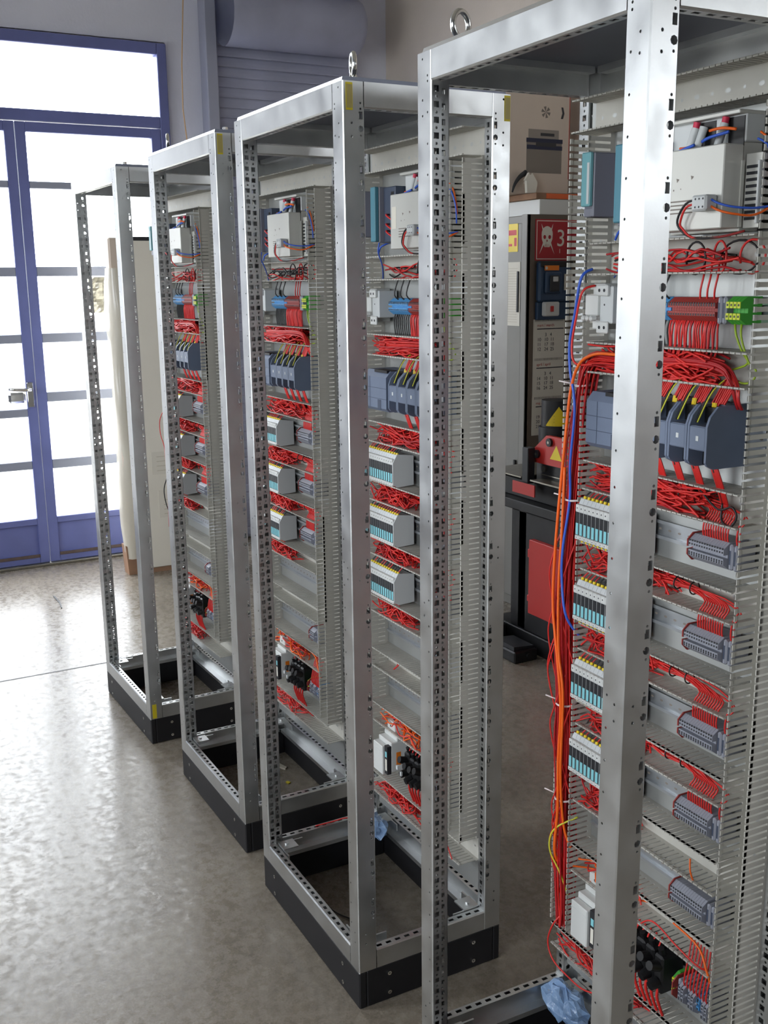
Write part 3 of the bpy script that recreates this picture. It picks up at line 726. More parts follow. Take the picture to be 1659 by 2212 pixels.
# bottom row: white module, black plug-in sockets, short terminal group
def white_module(k):
    z = railz(k)[8]
    r = rempty(k, 'safety_module', 'white safety module on the bottom rail of the ' + NM[k], 'module', (.350 if k > 1 else .372), YP, z + .03, 'white safety modules')
    b = MB().use('white_plastic'); b.cbox(0, .072, .006, .078, -.052, .034, .002); b.cbox(.0, .072, .006, .060, .034, .046, .002); b.cbox(.030, .072, .006, .050, .046, .074, .002)
    b.cbox(.018, .071, .078, .096, -.062, .022, .002); b.box(.020, .070, .0962, .0966, .006, .008)
    b.use('dark'); b.disk((.052, .0503, .060), (0, 1, 0), .0035, 8); b.box(.046, .058, .02, .04, .0742, .0746); b.box(.0, .016, .0782, .090, -.056, .026)
    b.use('paper'); b.box(.003, .012, .0902, .0906, -.046, -.012); b.use('cyan_tag'); b.box(.003, .012, .0902, .0906, -.006, .010); b.use('orange'); b.box(-.0006, 0, .048, .062, -.034, .004)
    obj('housing', b, r)
def black_sockets(k):
    z = railz(k)[8]; random.seed(20 + k)
    r = rempty(k, 'plug_sockets', 'cluster of black plug sockets on the bottom rail of the ' + NM[k], 'plug', .205, YP, z + .012, 'black plug clusters')
    for i in range(4):
        b = MB().use('black'); x = .026 * i; y = random.uniform(-.004, .004)
        b.cbox(x, x + .025, .006, .062, -.040 + y, .040 + y, .004); b.cyl((x + .012, .062, .018 + y), (x + .012, .084, .026 + y), .011, .009, n=12); b.cyl((x + .012, .062, -.016 + y), (x + .012, .080, -.020 + y), .011, .009, n=12)
        b.cyl((x + .012, .05, .036 + y), (x + .010, .058, .056 + y), .006, n=8)
        obj('socket', b, r)
    b = MB().use('light_grey'); b.cbox(.090, .098, .082, .090, .0, .012, .001); b.cbox(.074, .081, .082, .088, -.012, .0, .001); obj('tag', b, r)
def bottom_terms(k):
    z = railz(k)[8]
    r = rempty(k, 'terminal_strip', 'mixed short terminal group, green end, bottom of the ' + NM[k], 'terminal strip', .092, YP, z + .004, 'bottom mixed terminals')
    x = 0
    for m, n_ in ((TG, 2), (None, 1), (TB, 1), (TG, 2), (None, 1), (TG, 2), (None, 1)):
        for i in range(n_):
            if m is None: obj('end_bracket', EBK, r, (x, 0, 0)); x += .0105
            else: obj('terminal', m, r, (x, 0, 0)); x += .0075
    for i in range(1): obj('end_plate', EP, r, (x, 0, 0)); x += .0025
    obj('terminal', TP, r, (x, 0, .004))
for k in (1, 2, 3, 4): white_module(k); black_sockets(k); bottom_terms(k)

# ================================================================== WIRING
def loom(rng, x0, x1, z0, z1, n, y0=YP + .008, y1=YP + .052, wav=.012, tails=0, tail_to=None, r=.0016, seg=14):
    out = []; n = int(n * .8)
    for i in range(n):
        a = x0 + rng.random() * (x1 - x0) * .25; b = x1 - rng.random() * (x1 - x0) * .25
        m = 7; pts = []
        zc = rng.uniform(z0, z1); yc = rng.uniform(y0, y1)
        for j in range(m):
            t = j / (m - 1)
            pts.append((a + (b - a) * t, min(y1 + .004, max(y0, yc + rng.uniform(-wav, wav))), min(z1, max(z0, zc + rng.uniform(-wav, wav)))))
        if tail_to is not None and rng.random() < tails:
            pts[-1] = (pts[-1][0], pts[-1][1], z0 + .004 if tail_to < z0 else z1 - .004); pts.append((pts[-1][0] - .004, YP + .046, tail_to))
        out.append(cat(pts, seg))
    return out
def loom_mesh(lines, mats, rng, r=.0020, n=5):
    b = MB()
    for l in lines: b.use(rng.choice(mats)); b.tube(l, r, n, False)
    return b
DN = ['top', 'second', 'third', 'fourth', 'fifth', 'sixth', 'seventh', 'eighth', 'ninth', 'bottom']
WIRE = {1: {1: (14, .10, .48), 2: (70, .16, .50), 3: (52, .16, .50), 4: (40, .26, .50), 5: (38, .28, .50), 6: (30, .30, .50), 7: (26, .32, .50), 8: (10, .30, .50), 9: (34, .26, .55)},
        2: {1: (12, .12, .48), 2: (60, .16, .50), 3: (46, .16, .50), 4: (36, .27, .50), 5: (34, .27, .50), 6: (32, .27, .50), 7: (2, .36, .50), 8: (20, .20, .50), 9: (34, .24, .52)}}
for k in (1, 2, 3, 4):
    for i, (n_, x0, x1) in WIRE[1 if k == 1 else 2].items():
        rng = random.Random(100 * k + i); z0, z1 = DH[k][i]
        if n_ < 3 and k != 2: continue
        mats_ = ['red_wire'] * 5 + ['dark_red_wire'] if i > 1 else ['red_wire', 'red_wire', 'black_wire', 'dark_red_wire']
        if i == 8: mats_ = ['red_wire', 'red_wire', 'orange_wire', 'orange_wire']
        full = i in (2, 3)
        L = loom(rng, x0, x1, z0 + .003, z1 - (.006 if n_ > 20 else .02), n_, wav=.026 if i > 3 else .014)
        rthing(k, 'wire_loom', loom_mesh(L, mats_, rng), 'red wires lying in the %s trunking of the %s' % (DN[i], NM[k]), 'wires', 'red wire looms in trunking', 'stuff')
    # straps from trunking to the terminal rows and the starters
    rng = random.Random(900 + k); b = MB(); d = DH[k]; zt = railz(k)[1]
    for q in range(26):
        x = .178 + .0044 * q + rng.uniform(-.001, .001); b.use(rng.choice(['red_wire', 'red_wire', 'dark_red_wire']))
        b.tube(cat([(x, YP + .040, zt - .016), (x + rng.uniform(-.003, .003), YP + .044, zt - .030), (x + .004 + rng.uniform(-.004, .004), YP + .040, d[2][1] - .004), (x + .02, YP + .040, d[2][1] - .020), (x + .09, YP + .046 + rng.uniform(-.006, .006), d[2][1] - .032 + rng.uniform(-.006, .006)), (x + .17, YP + .048 + rng.uniform(-.006, .006), d[2][1] - .036 + rng.uniform(-.008, .008))], 18), .0019, 5, False)
    for q in range(16):
        o1, o2 = rng.uniform(-.006, .006), rng.uniform(-.008, .008); z0_ = d[2][0]; b.use(rng.choice(['red_wire', 'red_wire', 'dark_red_wire']))
        b.tube(cat([(.44, YP + .045 + o1, z0_ + .030 + o2), (.30, YP + .046 + o1, z0_ + .034 + o2), (.20, YP + .048 + o1, z0_ + .036 + o2), (.150, YP + .048 + o1, z0_ + .028 + o2), (.128 + o1 * .5, YP + .048 + o1, z0_ + .006), (.124 + o1 * .8, YP + .044, z0_ - .02), (.130 + o1, YP + .03, z0_ - .035)], 24), .0020, 5, False)
    for q in range(3):
        x = .190 + .016 * q; b.use('red_wire'); b.tube(cat([(x, YP + .04, zt + .020), (x - .004, YP + .044, zt + .036), (x - .006, YP + .04, d[1][0]), (x + .004, YP + .03, d[1][0] + .02)], 10), .0018, 5, False)
    rthing(k, 'wire_drop', b, 'red wires dropping below the red terminals of the ' + NM[k], 'wires', 'red wires below red terminals', 'stuff')
    b = MB()
    for q in range(9):
        x = .292 + .010 * q; b.use('black_wire')
        b.tube(cat([(x, YP + .04, zt - .016), (x + .003, YP + .042, zt - .034), (x, YP + .04, d[2][1])], 8), .0018, 5, False)
        if q % 3 == 0: b.tube(cat([(x, YP + .04, zt + .018), (x + .006, YP + .05, zt + .034), (x + .002, YP + .04, d[1][0] + .004)], 8), .0018, 5, False)
    rthing(k, 'wire_drop', b, 'black wires above and below the blue terminals of the ' + NM[k], 'wires', 'black wires at blue terminals', 'stuff')
    b = MB(); zs = railz(k)[2] + .004; rng = random.Random(950 + k)
    for u in range(4):
        xm = .136 + .046 * u
        for q in range(7):
            x = xm + .009 + .0045 * q; b.use('red_wire'); zt_ = zs + .050 + rng.uniform(-.003, .003)
            b.tube(cat([(x - .010 + rng.uniform(-.004, .004), YP + .035, d[2][0] + .012), (x - .006, YP + .042, d[2][0] - .008), (x, YP + .050, zt_)], 8), .0019, 5, False)
            if q in (4, 5): b.use('yellow'); b.cyl((x, YP + .050, zt_ + .005), (x, YP + .052, zt_ - .006), .0028, n=6)
        for m, dx in (('green_yellow', .036), ('black_wire', .040)):
            b.use(m); b.tube(cat([(xm + dx - .014, YP + .04, d[2][0] + .01), (xm + dx - .008, YP + .06, d[2][0] - .010), (xm + dx, YP + .080, zs + .022)], 8), .0014, 5, False)
        for q in range(6):
            x = xm + .014 + .0035 * q; b.use('red_wire' if q else 'black_wire'); x2 = x - .010 + (.014 if q == 0 else 0)
            b.tube(cat([(x + (.012 if q == 0 else 0), YP + .058, zs - .040), (x2, YP + .056, zs - .058), (x2 - .004, YP + .045, d[3][1] - .002), (x2, YP + .03, d[3][1] - .03)], 8), .0018, 5, False)
    rthing(k, 'wire_drop', b, 'red, yellow and black wires at the motor starters of the ' + NM[k], 'wires', 'wires at motor starters', 'stuff')
    b = MB(); rng = random.Random(970 + k)
    for i in ((3, 4, 5, 6) if k == 1 else (3, 4, 5)):
        zc = railz(k)[i] - .012
        for q in range(13):
            x = .3365 + .0122 * q + .006
            b.use(rng.choice(['dark_red_wire', 'red_wire', 'black_wire'])); b.tube(cat([(x, YP + .055, zc + .048), (x - .004, YP + .050, zc + .056), (x - .008, YP + .038, d[i][0] + .002), (x - .008, YP + .03, d[i][0] + .02)], 7), .0016, 5, False)
            b.use(rng.choice(['orange_wire', 'red_wire', 'red_wire'])); b.tube([(x, YP + .056, zc - .038), (x, YP + .050, zc - .048), (x, YP + .04, d[i + 1][1] - .004)], .0016, 5, False)
    rthing(k, 'wire_drop', b, 'thin red and black wires above the relay banks of the ' + NM[k], 'wires', 'wires at relay banks', 'stuff')
    # red wires fanning out to the grey terminal strips
    b = MB(); rng = random.Random(980 + k)
    for i in ((3, 4, 5, 6) if k == 1 else (3, 4, 5)):
        zc = railz(k)[i] + .002
        z0, z1 = d[i]
        for q in range(13):
            x = .120 + .0056 * q + .003 if q < 11 else .097 + .006 * (q - 11)
            b.use('red_wire'); b.tube(cat([(x, YP + .044, zc + .020), (x + .001, YP + .046, zc + .032), (x, YP + .044, z0 + .002), (x - .002, YP + .036, z0 + .02), (x + .05, YP + .028, z0 + .028 + rng.uniform(-.006, .006)), (.27, YP + .026 + rng.uniform(-.008, .008), z0 + .030 + rng.uniform(-.009, .009)), (.31, YP + .026 + rng.uniform(-.008, .008), z0 + .030 + rng.uniform(-.009, .009))], 18), .0016, 5, False)
        b.use('black')
        for xx in (.252, .212): b.torus((xx, YP + .027, z0 + .030), .0115, .0014, (1, 0, 0), 14, 5)
    rthing(k, 'wire_loom', b, 'tied red wires fanning out to the grey terminal strips of the ' + NM[k], 'wires', 'red wires to grey terminals', 'stuff')
    # bottom group wires
    b = MB(); z = railz(k)[8] + .004; rng = random.Random(990 + k)
    for q in range(8):
        x = .100 + .008 * q; b.use('red_wire'); b.tube(cat([(x, YP + .05, z + .016), (x - .002, YP + .056, z + .032), (x, YP + .045, d[8][0] + .004), (x + .01, YP + .03, d[8][0] + .03)], 8), .0016, 5, False)
    for q in range(5):
        x = .215 + .016 * q; b.use('red_wire'); b.tube(cat([(x, YP + .060, z - .024), (x, YP + .062, z - .045), (x - .006, YP + .05, d[9][1] - .004)], 8), .0030, 6, False)
        b.tube(cat([(x + .008, YP + .056, z + .06), (x + .006, YP + .05, d[8][0] + .004)], 6), .0018, 5, False)
    b.use('orange_wire'); b.tube(cat([(.20, YP + .045, d[8][0] + .045), (.13, YP + .05, d[8][0] + .04), (.10, YP + .056, d[8][0] + .01), (.092, YP + .05, d[8][0] - .02)], 12), .0022, 6, False)
    rthing(k, 'wire_drop', b, 'red wires at the bottom terminals and plugs of the ' + NM[k], 'wires', 'wires at bottom rail', 'stuff')
    # earth leads
    b = MB().use('green_wire'); z = railz(k)[1]
    b.tube(cat([(.128, YP + .04, z - .018), (.124, YP + .044, z - .036), (.118, YP + .04, d[2][1]), (.110, YP + .036, d[2][1] - .02), (.098, YP + .034, d[2][0] + .03), (.104, YP + .034, d[2][0] + .012), (.128, YP + .034, d[2][0] + .008), (.15, YP + .034, d[2][0] + .02)], 22), .0018, 6)
    b.tube(cat([(.142, YP + .04, z - .018), (.134, YP + .044, z - .036), (.124, YP + .04, d[2][1]), (.120, YP + .03, d[2][1] - .02), (.16, YP + .03, d[2][0] + .025)], 16), .0018, 6)
    rthing(k, 'earth_lead', b, 'green and yellow earth leads curling below the earth terminals, ' + NM[k], 'cable', 'green yellow earth leads')
    # loops in the second trunking
    b = MB(); z0, z1 = d[1]
    for j, (m, cx, rx) in enumerate((('black_wire', .150, .040), ('red_wire', .120, .026), ('red_wire', .185, .014), ('black_wire', .235, .022))):
        b.use(m); pts = [(cx + rx * math.cos(t), YP + .030 + .004 * j, (z0 + z1) / 2 - .004 + .026 * math.sin(t)) for t in [PI * .1 * q - .4 for q in range(19)]]
        b.tube(pts, .0019, 6)
    rthing(k, 'wire_loop', b, 'red and black wire loops below the power supply of the ' + NM[k], 'wires', 'wire loops below power supplies', 'stuff')
# the big vertical bundle in the left trunking of the nearest cabinet
rng = random.Random(5); b = MB()
ctr = [(.40, 1.565), (.46, 1.565), (.495, 1.55), (.508, 1.505), (.525, 1.395), (.534, 1.285), (.550, 1.115), (.553, 1.03), (.541, .85), (.540, .76), (.535, .633), (.534, .50), (.528, .39), (.522, .335)]
wid = [.018, .018, .014, .012, .014, .012, .020, .022, .016, .020, .013, .018, .014, .010]
for i in range(44):
    ox, oy = rng.uniform(-1, 1), rng.uniform(-1, 1)
    pts = []
    for (x, z), wd_ in zip(ctr, wid):
        pts.append((min(.572, x + ox * wd_ + rng.uniform(-.003, .003)), YP + .046 + oy * .018 + rng.uniform(-.003, .003), z + (ox * wd_ * .8 if x < .49 else 0)))
    e = rng.choice((5, 7, 9, 11, 14)) if i % 3 == 0 else 14
    if e >= 6: b.use(rng.choice(['red_wire', 'red_wire', 'dark_red_wire'])); b.tube(cat(pts[:e], 34), .0018, 5, False)
for i in range(10):
    x = rng.uniform(.50, .56); b.use('red_wire'); z = rng.uniform(.5, 1.2)
    b.tube(cat([(x, YP + .05, z + .12), (x + .014, YP + .07, z + .04), (min(.58, x + .03), YP + .066, z - .02), (x, YP + .05, z - .14)], 16), .0016, 5, False)
for i in range(8):
    o = rng.uniform(-.006, .006); b.use('red_wire')
    b.tube(cat([(.522 + o, YP + .045, .36), (.535, YP + .05 + o, .325), (.51, YP + .045, .30), (.46 + o, YP + .04, .295 + o), (.40, YP + .04, .292 + o), (.30, YP + .04, .30)], 18), .0017, 5, False)
rthing(1, 'wire_bundle', b, 'thick red wire bundle hanging in the left vertical trunking of the nearest cabinet', 'wires', None, 'stuff')
def one(k, name, mats_, pts, r, label, cat_='cable'):
    b = MB().use(mats_); b.tube(cat(pts, max(16, 5 * len(pts))), r, 8); rthing(k, name, b, label, cat_)
yb = -.288
one(1, 'orange_cable', 'orange_wire', [(.36, YP + .04, 1.572), (.40, yb, 1.578), (.453, yb, 1.575), (.496, yb, 1.555), (.52, yb, 1.505), (.533, yb, 1.413), (.546, yb, 1.3), (.557, yb, 1.183), (.561, yb, 1.063), (.545, yb, .968), (.526, yb, .852), (.529, yb, .727), (.527, yb, .61), (.534, yb, .52), (.545, yb - .02, .47)], .0030, 'orange cable over the red bundle, from third trunking down, nearest cabinet')
one(1, 'orange_cable', 'orange_wire', [(.533, yb, 1.35), (.537, yb, 1.216), (.543, yb, 1.106), (.538, yb, .969), (.519, yb, .873), (.520, yb, .70), (.518, yb - .01, .58), (.505, yb - .02, .53)], .0028, 'second orange cable, right of the longer one, nearest cabinet')
one(1, 'blue_cable', 'blue_wire', [(.495, YP + .05, 1.73), (.498, yb, 1.714), (.515, yb, 1.646), (.528, yb, 1.593), (.524, yb, 1.54), (.511, yb, 1.497), (.507, yb, 1.453), (.516, yb, 1.36), (.522, yb - .006, 1.285), (.532, yb, 1.188), (.533, yb, 1.12), (.516, yb, 1.047), (.506, yb - .03, 1.0)], .0028, 'long blue cable down the left vertical trunking of the nearest cabinet')
one(1, 'red_cable', 'red_wire', [(.485, YP + .05, 1.70), (.493, yb, 1.689), (.511, yb, 1.637), (.521, yb, 1.585), (.508, yb, 1.555), (.47, yb - .01, 1.555)], .0022, 'single red cable beside the blue one at the nearest cabinet breaker')
one(1, 'red_cable', 'red_wire', [(.522, YP + .06, .36), (.532, yb, .336), (.549, yb, .286), (.530, yb, .252), (.479, yb, .244), (.408, yb, .252), (.34, YP + .03, .268)], .0018, 'single red wire looped below the bottom trunking of the nearest cabinet')
one(1, 'yellow_cable', 'green_yellow', [(.50, YP + .04, .60), (.525, YP + .072, .575), (.548, YP + .074, .54), (.552, YP + .07, .50), (.53, YP + .06, .46), (.512, YP + .05, .41)], .0020, 'thin yellow wire beside the red bundle at the nearest cabinet foot')
one(1, 'red_cable', 'red_wire', [(.30, YP + .05, .46), (.24, YP + .062, .515), (.17, YP + .066, .508), (.12, YP + .064, .498), (.105, YP + .05, .49)], .0017, 'loose red wire lying across the ninth trunking of the nearest cabinet')
one(1, 'red_cable', 'orange_wire', [(.16, YP + .052, .686), (.15, YP + .060, .668), (.148, YP + .05, .640)], .0016, 'short orange wire end above the lowest grey strip, nearest cabinet')
one(1, 'black_cable', 'black_wire', [(.20, YP + .04, 1.36), (.15, YP + .046, 1.335), (.115, YP + .05, 1.345), (.104, YP + .05, 1.330), (.116, YP + .05, 1.312), (.14, YP + .046, 1.318), (.146, YP + .04, 1.345)], .0018, 'curled black wire in the fourth trunking of the nearest cabinet')
one(4, 'red_cable', 'red_wire', [(.50, YP + .05, 1.22), (.53, YP + .07, 1.20), (.59, YP + .07, 1.15), (.60, YP + .066, 1.09), (.57, YP + .062, 1.03), (.565, YP + .062, .85), (.57, YP + .062, .70)], .0018, 'single red wire looping out left of the farthest cabinet panel')
one(4, 'black_cable', 'black_wire', [(.56, YP + .06, .92), (.585, YP + .07, .86), (.58, YP + .066, .80), (.555, YP + .06, .76)], .0022, 'short black cable looping out left of the farthest cabinet panel')
one(2, 'red_cable', 'red_wire', [(.16, YP + .062, .365), (.115, YP + .064, .335), (.085, YP + .0635, .312), (.060, YP + .0635, .283)], .0016, 'loose red wire end at the bottom right corner of the second panel')
one(2, 'red_cable', 'red_wire', [(.594, -.16, .153), (.590, -.21, .154), (.585, -.26, .156), (.575, -.30, .14)], .0018, 'red wire offcut lying on the left bottom rail of the second frame')
for j, (x, z) in enumerate([(.520, 1.513), (.528, 1.286), (.540, .847), (.536, .633)]):
    b = MB().use('tie'); b.torus((x, YP + .048, z), .021, .0022, (0, .1, 1), 20, 6); b.tube([(x + .02, YP + .055, z), (x + .045, YP + .068, z + .004)], .0016, 5)
    rthing(1, 'cable_tie', b, 'white cable tie around the red bundle, %s of four from the top' % ['first', 'second', 'third', 'last'][j], 'cable tie', 'white cable ties')
# crumpled plastic bags at the rear corners
def bag(k, lx, ly, z, label, s):
    rng = random.Random(k); b = MB().use('bag_blue'); n, m = 18, 11; vs = []
    for i in range(m):
        for j in range(n):
            t = 2 * PI * j / n; ph = PI * i / (m - 1)
            q = 1 + rng.uniform(-.24, .24)
            vs.append((s * .055 * math.sin(ph) * math.cos(t) * q, s * .030 * math.sin(ph) * math.sin(t) * q, s * .034 * math.cos(ph) * q))
    b.idx(vs, [(i * n + j, (i + 1) * n + j, (i + 1) * n + (j + 1) % n, i * n + (j + 1) % n) for i in range(m - 1) for j in range(n)])
    rthing(k, 'plastic_bag', b, label, 'bag', 'blue plastic bags', None, (lx, ly, z))
bag(1, .520, -.318, .135, 'crumpled clear blue plastic bag at the foot of the nearest cabinet', 1.15)
bag(2, .535, -.325, .135, 'crumpled clear blue plastic bag at the rear corner of the second cabinet', 1.0)

# ================================================================== RIGHT-HAND BACKGROUND
X0, Y0 = 2.326, -2.144
t = empty('metal_cabinet', 'tall grey metal cabinet with stickers, standing against the wall', 'cabinet', (X0 + .3, Y0 - .22, 0))
off = (-(X0 + .3), -(Y0 - .22), 0)
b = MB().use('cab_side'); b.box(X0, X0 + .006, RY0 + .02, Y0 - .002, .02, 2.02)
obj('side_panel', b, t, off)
b = MB().use('cab_grey'); b.cbox(X0 + .004, X0 + .9, RY0 + .02, Y0 - .02, .0, 2.018, .004); obj('body', b, t, off)
for i in range(2):
    b = MB().use('cab_grey'); b.cbox(X0 + .045 + .43 * i, X0 + .465 + .43 * i, Y0 - .02, Y0, .06, 1.98, .003); o = obj('door', b, t, off)
    hb = MB().use('dark'); hb.cbox(X0 + .06 + .36 * i, X0 + .075 + .36 * i, Y0, Y0 + .012, .62, .80, .002); hb.cbox(X0 + .06 + .36 * i, X0 + .075 + .36 * i, Y0, Y0 + .008, 1.55, 1.75, .002); obj('handle', hb, o)
b = MB().use('cab_grey'); b.cbox(X0 + .0, X0 + .045, Y0 - .02, Y0 + .002, .0, 2.02, .002); obj('front_stile', b, t, off)
def flat(mb, m, y0, y1, z0, z1, x=X0 - .0008, tk=.0012): mb.use(m).box(x - tk, x, min(y0, y1), max(y0, y1), z0, z1); return mb
# danger sign
s = empty('danger_sign', 'red danger sign with a white skull on the cabinet side', 'sign', (X0, -2.38, 1.9)); so = (-X0, 2.38, -1.9)
b = MB(); flat(b, 'sign_red', -2.190, -2.562, 1.800, 1.998); obj('plate', b, s, so)
b = MB(); xx = X0 - .0021
for y0, y1, z0, z1 in ((-2.198, -2.556, 1.988, 1.992), (-2.198, -2.556, 1.806, 1.810), (-2.198, -2.202, 1.810, 1.988), (-2.552, -2.556, 1.810, 1.988)): flat(b, 'paper', y0, y1, z0, z1, xx, .0004)
obj('border', b, s, so)
b = MB().use('paper'); cy, cz = -2.262, 1.915
def P3(y, z, x): return (x, y, z)
pts = [(cy + .034 * math.cos(a), cz + .012 + .038 * math.sin(a)) for a in [PI * q / 12 for q in range(13)]] + [(cy - .032, cz - .012), (cy - .023, cz - .034), (cy - .016, cz - .050), (cy + .016, cz - .050), (cy + .023, cz - .034), (cy + .032, cz - .012)]
b.face([P3(y, z, X0 - .0026) for y, z in pts][::-1])
for sgn in (1, -1):
    for (p, q, w_) in (((.020, -.030), (.046, -.084), .005), ((.024, .030), (.036, .062), .0045)):
        a_ = Vector((0, cy + sgn * p[0], cz + p[1])); c_ = Vector((0, cy + sgn * q[0], cz + q[1])); d_ = (c_ - a_).normalized(); n_ = Vector((0, -d_.z, d_.y)) * w_
        b.face([(X0 - .0025, *(v_.yz)) for v_ in (a_ + n_, a_ - n_, c_, )])
b.use('sign_red')
for sgn in (1, -1): b.face([P3(cy + sgn * .015 + .0085 * math.cos(a), cz - .002 + .010 * math.sin(a), X0 - .003) for a in [2 * PI * q / 10 for q in range(10)]])
b.face([P3(cy, cz - .012, X0 - .003), P3(cy + .005, cz - .023, X0 - .003), P3(cy - .005, cz - .023, X0 - .003)])
for q in range(4): b.box(X0 - .003, X0 - .0027, cy - .011 + .0065 * q, cy - .0095 + .0065 * q, cz - .048, cz - .036)
obj('skull', b, s, so)
def text(name, body, size, parent, loc, m, rot=(PI / 2, 0, -PI / 2), align='LEFT'):
    cu = bpy.data.curves.new(name, 'FONT'); cu.body = body; cu.size = size; cu.align_x = align; cu.extrude = .0002; cu.materials.append(MATS[m])
    tmp = bpy.data.objects.new(name, cu); me = bpy.data.meshes.new_from_object(tmp); bpy.data.objects.remove(tmp)
    return obj(name, me, parent, loc, rot)
text('lettering', '3', .115, s, (-.0026, 2.38 - 2.318, 1.870 - 1.9), 'paper'); text('lettering', '1', .030, s, (-.0026, 2.38 - 2.334, 1.836 - 1.9), 'paper')
# switch box
s = empty('switch_box', 'dark blue switch box with a white rocker below the danger sign', 'switch', (X0, -2.27, 1.65)); so = (-X0, 2.27, -1.65)
b = MB().use('switch_blue'); b.cbox(X0 - .035, X0, -2.40, -2.196, 1.60, 1.797, .010); b.cbox(X0 - .050, X0 - .035, -2.325, -2.225, 1.640, 1.745, .012); b.use('black'); b.cbox(X0 - .040, X0 - .034, -2.40, -2.20, 1.768, 1.796, .003); obj('box', b, s, so)
b = MB().use('dark'); b.cbox(X0 - .058, X0 - .05, -2.306, -2.246, 1.650, 1.728, .004); b.use('white_plastic'); b.cbox(X0 - .062, X0 - .056, -2.293, -2.262, 1.698, 1.722, .002); obj('rocker', b, s, so)
b = MB().use('orange'); b.cbox(X0 - .043, X0 - .040, -2.310, -2.222, 1.752, 1.776, .001); b.use('paper'); b.disk((X0 - .0436, -2.232, 1.764), (-1, 0, 0), .008, 10); obj('label_plate', b, s, so)
b = MB().use('paper'); b.cbox(X0 - .044, X0 - .035, -2.396, -2.345, 1.655, 1.735, .002); obj('side_label', b, s, so)
s = empty('emergency_switch', 'white switch block with a red button above the wall calendar', 'switch', (X0, -2.27, 1.56)); so = (-X0, 2.27, -1.56)
b = MB().use('switch_blue'); b.cbox(X0 - .02, X0, -2.40, -2.197, 1.512, 1.60, .004); obj('back_plate', b, s, so)
b = MB().use('white_plastic'); b.cbox(X0 - .05, X0 - .02, -2.315, -2.222, 1.530, 1.600, .006); obj('housing', b, s, so)
b = MB().use('machine_red'); b.cbox(X0 - .055, X0 - .05, -2.275, -2.255, 1.552, 1.580, .002); obj('button', b, s, so)
# three-month calendar
s = empty('wall_calendar', 'three month paper calendar hanging on the cabinet side', 'calendar', (X0, -2.29, 1.2)); so = (-X0, 2.29, -1.2)
months = ['mart / march', 'april / april', 'maj / may']
grid = ['       3   4\n10   10  11\n11   17  18\n12   24  25', '       3   4\n14   10  11\n15   17  18\n16   24  25', '       1\n19   8\n20   15\n21   22']
for i in range(3):
    zt = 1.512 - .195 * i; b = MB(); flat(b, 'paper', -2.196 + .004 * i, -2.385, zt - .183, zt, X0 - .001 - .0006 * i); flat(b, 'ink_dark', -2.212, -2.378, zt - .048, zt - .043, X0 - .0026 - .0006 * i, .0003)
    o = obj('calendar_sheet', b, s, so)
    bb = MB().use('ink_dark')
    for q in range(22): bb.cyl((X0 - .004 - .0006 * i, -2.202 - .008 * q, zt - .008), (X0 - .004 - .0006 * i, -2.202 - .008 * q, zt + .004), .0009, n=5)
    obj('binding', bb, o, (0, 0, 0))
    text('lettering', months[i], .020, o, (X0 - .0030 - .0006 * i, -2.212, zt - .034), 'ink_red')
    text('lettering', grid[i], .024, o, (X0 - .0030 - .0006 * i, -2.214, zt - .082), 'ink_dark')
b = MB(); flat(b, 'paper', -2.190, -2.385, .930, 1.514, X0 - .0004, .0006); obj('backing_card', b, s, so)
# notices on the cabinet front
b = MB().use('yellow'); b.box(2.402, 2.55, Y0 + .0005, Y0 + .002, 1.845, 1.980); s = empty('warning_sticker', 'small yellow and pink sticker on the grey cabinet door', 'sticker', (2.45, Y0, 1.9)); so = (-2.45, -Y0, -1.9)
obj('base', b, s, so)
b = MB().use('pink_sticker'); b.box(2.414, 2.53, Y0 + .002, Y0 + .0024, 1.925, 1.950); b.box(2.412, 2.432, Y0 + .002, Y0 + .0024, 1.872, 1.912); b.box(2.45, 2.50, Y0 + .002, Y0 + .0024, 1.872, 1.884); obj('print', b, s, so)
b = MB().use('paper'); b.box(2.378, 2.56, Y0 + .0005, Y0 + .002, 1.482, 1.795); b.use('scrap')
for q in range(22): b.box(2.40, 2.53 - .02 * (q % 3), Y0 + .002, Y0 + .0023, 1.50 + .0125 * q, 1.5025 + .0125 * q)
tag(obj('notice_sheet', b), 'white printed notice sheet on the grey cabinet door', 'notice')
# white box with orange tape, paper and carton on top of the cabinet
s = empty('flat_box', 'flat white box with an orange tape edge on top of the cabinet', 'box', (2.55, -2.36, 2.02)); so = (-2.55, 2.36, -2.02)
b = MB().use('white_plastic'); b.cbox(X0 - .004, 2.85, -2.58, -2.212, 2.02, 2.092, .002); obj('body', b, s, so)
b = MB().use('wood'); b.cbox(X0 - .004, 2.85, -2.58, -2.19, 2.093, 2.122, .002); obj('lid', b, s, so)
b = MB().use('orange_tape'); b.box(X0 - .0055, X0 - .004, -2.575, -2.25, 2.095, 2.119); obj('tape', b, s, so)
rng = random.Random(8); b = MB().use('paper')
pts = [(0, 0), (.052, .0), (.060, .040), (.060, .052), (.040, .078), (.030, .092), (.018, .082), (.010, .094), (-.010, .062), (-.014, .058), (-.004, .055)]
b.prism([(-2.160 - p[0], 2.123 + p[1]) for p in pts], 0, X0 + .03, X0 + .045)
b.prism([(-2.168 - p[0] * .8, 2.123 + p[1] * .8) for p in pts], 0, X0 + .05, X0 + .058)
tag(obj('crumpled_paper', b), 'torn crumpled white paper standing on the flat white box', 'paper')
b = MB().use('dark'); b.tube(cat([(X0 + .07, -2.10, 2.126), (X0 + .07, -2.115, 2.165), (X0 + .07, -2.145, 2.20), (X0 + .07, -2.18, 2.22)], 10), [.004 + .0012 * q for q in range(10)], 8)
tag(obj('black_strap', b), 'black curved strap behind the crumpled paper', 'strap')
